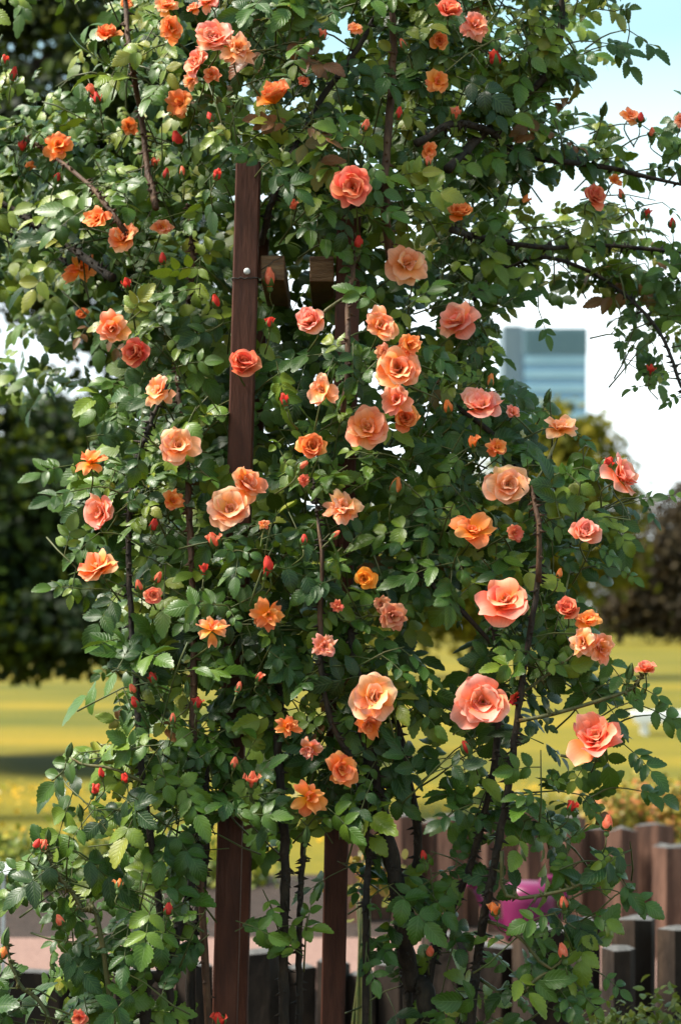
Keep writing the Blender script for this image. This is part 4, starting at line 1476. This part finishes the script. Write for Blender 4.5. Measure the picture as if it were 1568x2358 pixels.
ORD = ["first", "second", "third", "fourth", "fifth", "sixth", "seventh", "eighth", "ninth", "tenth", "eleventh", "twelfth", "thirteenth", "fourteenth", "fifteenth"]
BACKROW = [(800, 850, 1880, 12.7), (856, 905, 1895, 12.65), (911, 962, 1886, 12.6), (968, 1012, 1900, 12.5), (1018, 1062, 1884, 12.45), (1068, 1112, 1896, 12.4),
           (1118, 1162, 1880, 12.3), (1168, 1206, 1892, 12.25), (1203, 1246, 1864, 12.15), (1250, 1300, 1905, 12.1), (1304, 1344, 1888, 12.0), (1348, 1402, 1918, 11.9),
           (1406, 1464, 1920, 11.8), (1466, 1549, 1908, 11.75), (1513, 1600, 1958, 11.3)]
for k, (x0, x1, yt, Y) in enumerate(BACKROW):
    n_ = len(BACKROW) - k
    x0, x1, Y = x0 - 9, x1 + 9, Y + (0.12 if k % 2 else -0.06)
    stone_post("stone_post", ("reddish stone post of the tall palisade, %s from the right end" % ORD[n_ - 1]) if n_ > 1 else
               "lower reddish stone post closing the right end of the palisade",
               x0, x1, yt, Y, M['stone_red'], "reddish stone posts of the palisade", sides=4 + (k % 3))
FRONT = [(-70, 148, 2228, 8.3), (155, 240, 2212, 8.4), (246, 318, 2222, 8.35), (322, 392, 2228, 8.3), (397, 482, 2206, 8.3), (546, 648, 2180, 8.3), (652, 728, 2215, 8.35),
         (733, 800, 2200, 8.3), (806, 868, 2230, 8.3), (873, 980, 2206, 8.3), (985, 1078, 2168, 8.3), (1084, 1190, 2196, 8.2), (1196, 1318, 2152, 8.0), (1322, 1393, 2138, 7.8),
         (1394, 1474, 2204, 7.4), (1424, 1521, 2128, 7.75), (1524, 1640, 2156, 7.6)]
for k, (x0, x1, yt, Y) in enumerate(FRONT):
    if k < 10:
        yt += 28
    if k < 13:
        x0, x1 = x0 - (12 if k > 8 else 6), x1 + (12 if k > 8 else 6)
    lab = "dark stump of the low edging wall below the rose, %s from the left end" % ORD[k] if k < 13 else \
        ["tall dark stump beside the low grey topped one in the edging wall", "lowest dark stump with a pale grey top in the edging wall at right",
         "tall dark stump with a grey top in the edging wall", "blackish stump at the right end of the edging wall"][k - 13]
    stone_post("edging_stump", lab, x0, x1, yt, Y, M['stone_dark'], "dark stumps of the edging wall", depth=0.14, sides=6 + (k % 2))

# ------------------------------------------------------------------ small things in the garden
# pink watering can standing on the path
WY = 9.9
M['pink'] = noise_mat("pink_plastic", [(0.3, (0.11, 0.008, 0.045)), (0.7, (0.15, 0.011, 0.06))], 9, 0.38, 0)
wc = pt(1215, 2075, WY)
can = empty("watering_can", (wc.x, WY, 0.0))
tag(can, "magenta pink plastic watering can between the rose and the reddish stone posts", "watering can")
zc = wc.z
s_ = 0.135
m = MB()
zb0 = zc - 0.20
m.lathe([(0.09, zb0), (0.118, zb0 + 0.01), (0.128, zb0 + 0.10), (0.135, zb0 + 0.20), (0.130, zb0 + 0.255), (0.105, zb0 + 0.285), (0.075, zb0 + 0.295)], 28)
m.build("body", M['pink'], can, True)
m = MB()
hp = [(0.06, 0, zb0 + 0.29), (0.10, 0, zb0 + 0.315), (0.165, 0, zb0 + 0.30), (0.19, 0, zb0 + 0.22), (0.165, 0, zb0 + 0.12), (0.118, 0, zb0 + 0.05)]
m.tube(smooth_path(hp, 16), [0.016] * 16, 8)
m.build("handle", M['pink'], can, True)
m = MB()
sp_ = [(-0.10, 0, zb0 + 0.05), (-0.19, 0, zb0 + 0.13), (-0.27, 0, zb0 + 0.27)]
m.tube(smooth_path(sp_, 10), np.linspace(0.03, 0.014, 10), 10)
m.cone((-0.26, 0, zb0 + 0.255), (-0.6, 0, 0.8), 0.0, 0.0)
so = m.build("spout", M['pink'], can, True)
m = MB()
m.tube([(-0.265, 0, zb0 + 0.262), (-0.285, 0, zb0 + 0.292), (-0.292, 0, zb0 + 0.30)], [0.014, 0.034, 0.036], 14)
m.build("sprinkler_rose", M['pink'], can, True)
# it stands on an upturned stone slab of the path edge
slab = MB()
slab.box(wc.x - 0.22, wc.x + 0.22, WY - 0.17, WY + 0.17, 0.0, max(zb0, 0.05) - 0.002)
so = bevel(slab.build("stone_block", M['stone_red']), 0.015)
tag(so, "low reddish stone block under the pink watering can", "stone block")

# white backless benches on the lawn
M['white'] = noise_mat("white_paint", [(0.3, (0.66, 0.66, 0.66)), (0.7, (0.76, 0.76, 0.76))], 6, 0.5, 0)


def bench(x0, x1, yseat, yfoot, Y, label, back=False):
    a_, b_ = pt(x0, yseat, Y), pt(x1, yfoot, Y)
    top, ln = a_.z - b_.z, b_.x - a_.x
    r_ = empty("garden_bench", (a_.x, Y, 0))
    tag(r_, label, "bench", "white benches on the lawn")
    h_ = 2.0 - (yseat - HY) / FPX * Y
    m_ = MB()
    for k in range(4):
        m_.box(0, ln, 0.12 * k, 0.12 * k + 0.10, h_ - 0.06, h_)
    m_.box(0.02, ln - 0.02, -0.02, -0.002, h_ - 0.17, h_ - 0.03)
    m_.build("seat", M['white'], r_)
    for xx in (0.18, ln - 0.26):
        m_ = MB()
        m_.box(xx, xx + 0.08, 0.02, 0.10, 0, h_ - 0.062)
        m_.box(xx, xx + 0.08, 0.36, 0.44, 0, h_ - 0.062)
        m_.box(xx + .01, xx + 0.07, 0.102, 0.358, 0.1, 0.16)
        m_.build("leg", M['white'], r_)
    return r_


bench(1456, 1700, 1640, 1700, 32.0, "white backless garden bench on the sunny lawn at the right edge")
bench(122, 186, 1492, 1518, 84.0, "far white bench in the shade under the dark tree at left")

# plant label on a stake at the left edge
sg = pt(8, 2000, 9.0)
sign = empty("plant_label", (sg.x, 9.0, 0))
tag(sign, "small white plant label on a grey metal stake at the left edge of the bed", "plant label")
m = MB()
m.box(-0.009, 0.009, -0.004, 0.004, 0.0, sg.z - 0.02)
m.build("stake", M['steel'], sign)
m = MB()
m.box(-0.05, 0.05, -0.003, 0.003, -0.028, 0.028)
o = bevel(m.build("plate", M['white'], sign), 0.002)
o.location = (0.0, -0.009, sg.z)
o.rotation_euler = (math.radians(-28), 0, math.radians(8))


def shrub(name, label, blobs, n, size, mat, cat="shrub", group=None, tint=(0.45, 0.22), clump=3, templ=None, base_=None):
    c0 = base_ or (blobs[0][0][0], blobs[0][0][1], 0.0)
    root = empty(name, c0)
    tag(root, label, cat, group)
    m_ = MB()
    for ctr, rad in blobs:
        for _ in range(5):
            e = Vector(ctr) + Vector(rng.normal(0, .4, 3)) * min(rad)
            b0_ = Vector((c0[0] + rng.normal(0, .04), c0[1] + rng.normal(0, .04), 0))
            q = smooth_path([tuple(b0_), tuple((b0_ + e) / 2 + Vector((0, 0, .05))), tuple(e)], 6)
            m_.tube(q, np.linspace(0.008, 0.003, 6), 5)
    o_ = m_.build("stems", M['stem'], root, True)
    o_.location = -Vector(c0)
    Lc_ = leaf_cloud(blobs, n, size, (), tint, clump, templ or COARSE, 0.2)
    o_ = link("foliage", Lc_.mesh("foliage"), mat, root)
    o_.location = -Vector(c0)
    return root


shrub("low_shrub", "low bright green small leaved shrub in the bottom right corner", [B(1440, 2400, 5.9, 130, 80, 0.16), B(1540, 2390, 5.9, 90, 90, 0.16), B(1360, 2410, 5.9, 80, 45, 0.14)],
      900, 0.035, M['leaf_bright'], tint=(0.4, 0.2))
for k, (x_, y_, Y_, rx, ry, n_, lab) in enumerate([
        (40, 2010, 14.2, 130, 70, 1500, "leafy yellow green shrub beside the white plant label"), (190, 2000, 14.4, 120, 80, 1500, "leafy yellow green shrub behind the lower left rose shoots"),
        (350, 2010, 14.4, 120, 70, 1200, "yellow green shrub seen between the lower rose canes at left"), (520, 2020, 14.5, 110, 70, 1200, "yellow green shrub seen beside the dark trellis post")]):
    shrub("border_shrub", lab, [B(x_, y_, Y_, rx, ry, 0.3)], n_, 0.07, M['leaf_bright'], group="yellow green shrubs of the border", tint=(0.45, 0.25), clump=2)
for k, (x_, y_, Y_, rx, ry, n_, lab) in enumerate([
        (1390, 1880, 14.5, 70, 60, 800, "orange tipped bedding shrub behind the palisade, left of its two neighbours"), (1500, 1860, 14.6, 80, 70, 1000, "orange tipped bedding shrub behind the tallest palisade posts"),
        (1590, 1870, 14.4, 70, 70, 700, "orange tipped bedding shrub cut by the right edge")]):
    shrub("bedding_shrub", lab, [B(x_, y_, Y_, rx, ry, 0.3)], n_, 0.055, M['leaf_flame'], group="orange tipped shrubs behind the palisade", tint=(0.4, 0.3), clump=2)
shrub("golden_shrub", "small plant with golden orange leaves behind the main rose canes", [B(835, 2030, 6.3, 36, 50, 0.06), B(850, 1975, 6.3, 22, 40, 0.05)],
      60, 0.05, M['leaf_flame'], tint=(0.55, 0.15), clump=2)

# yellow and white meadow flowers scattered in the lawn beyond the border
LF = Leaves()
for _ in range(1500):
    Y_ = rng.uniform(16.5, 22.5)
    x_ = rng.uniform(-4.6, 4.6)
    h_ = rng.uniform(0.03, 0.09)
    LF.put(PLAIN[rng.integers(8)], np.array([x_, Y_, h_]), rng.normal(0, 1, 3) * np.array([1, 1, .3]), np.array([0, -.4, 1]) + rng.normal(0, .2, 3), rng.uniform(.04, .08), rng.uniform(0, .93))
M['meadow'] = leaf_mat("meadow", [(0.0, (0.16, 0.19, 0.02)), (0.45, (0.42, 0.23, 0.012)), (0.86, (0.55, 0.31, 0.015)), (0.93, (0.75, 0.7, 0.55))], (0.3, 0.25, 0.03), (0.5, 0.4, 0.03), 0.6, 0.2, False, 0.2)
tag(link("meadow_flowers", LF.mesh("meadow_flowers"), M['meadow']), "yellow meadow flowers in a strip across the lawn", "flowers", kind="stuff")
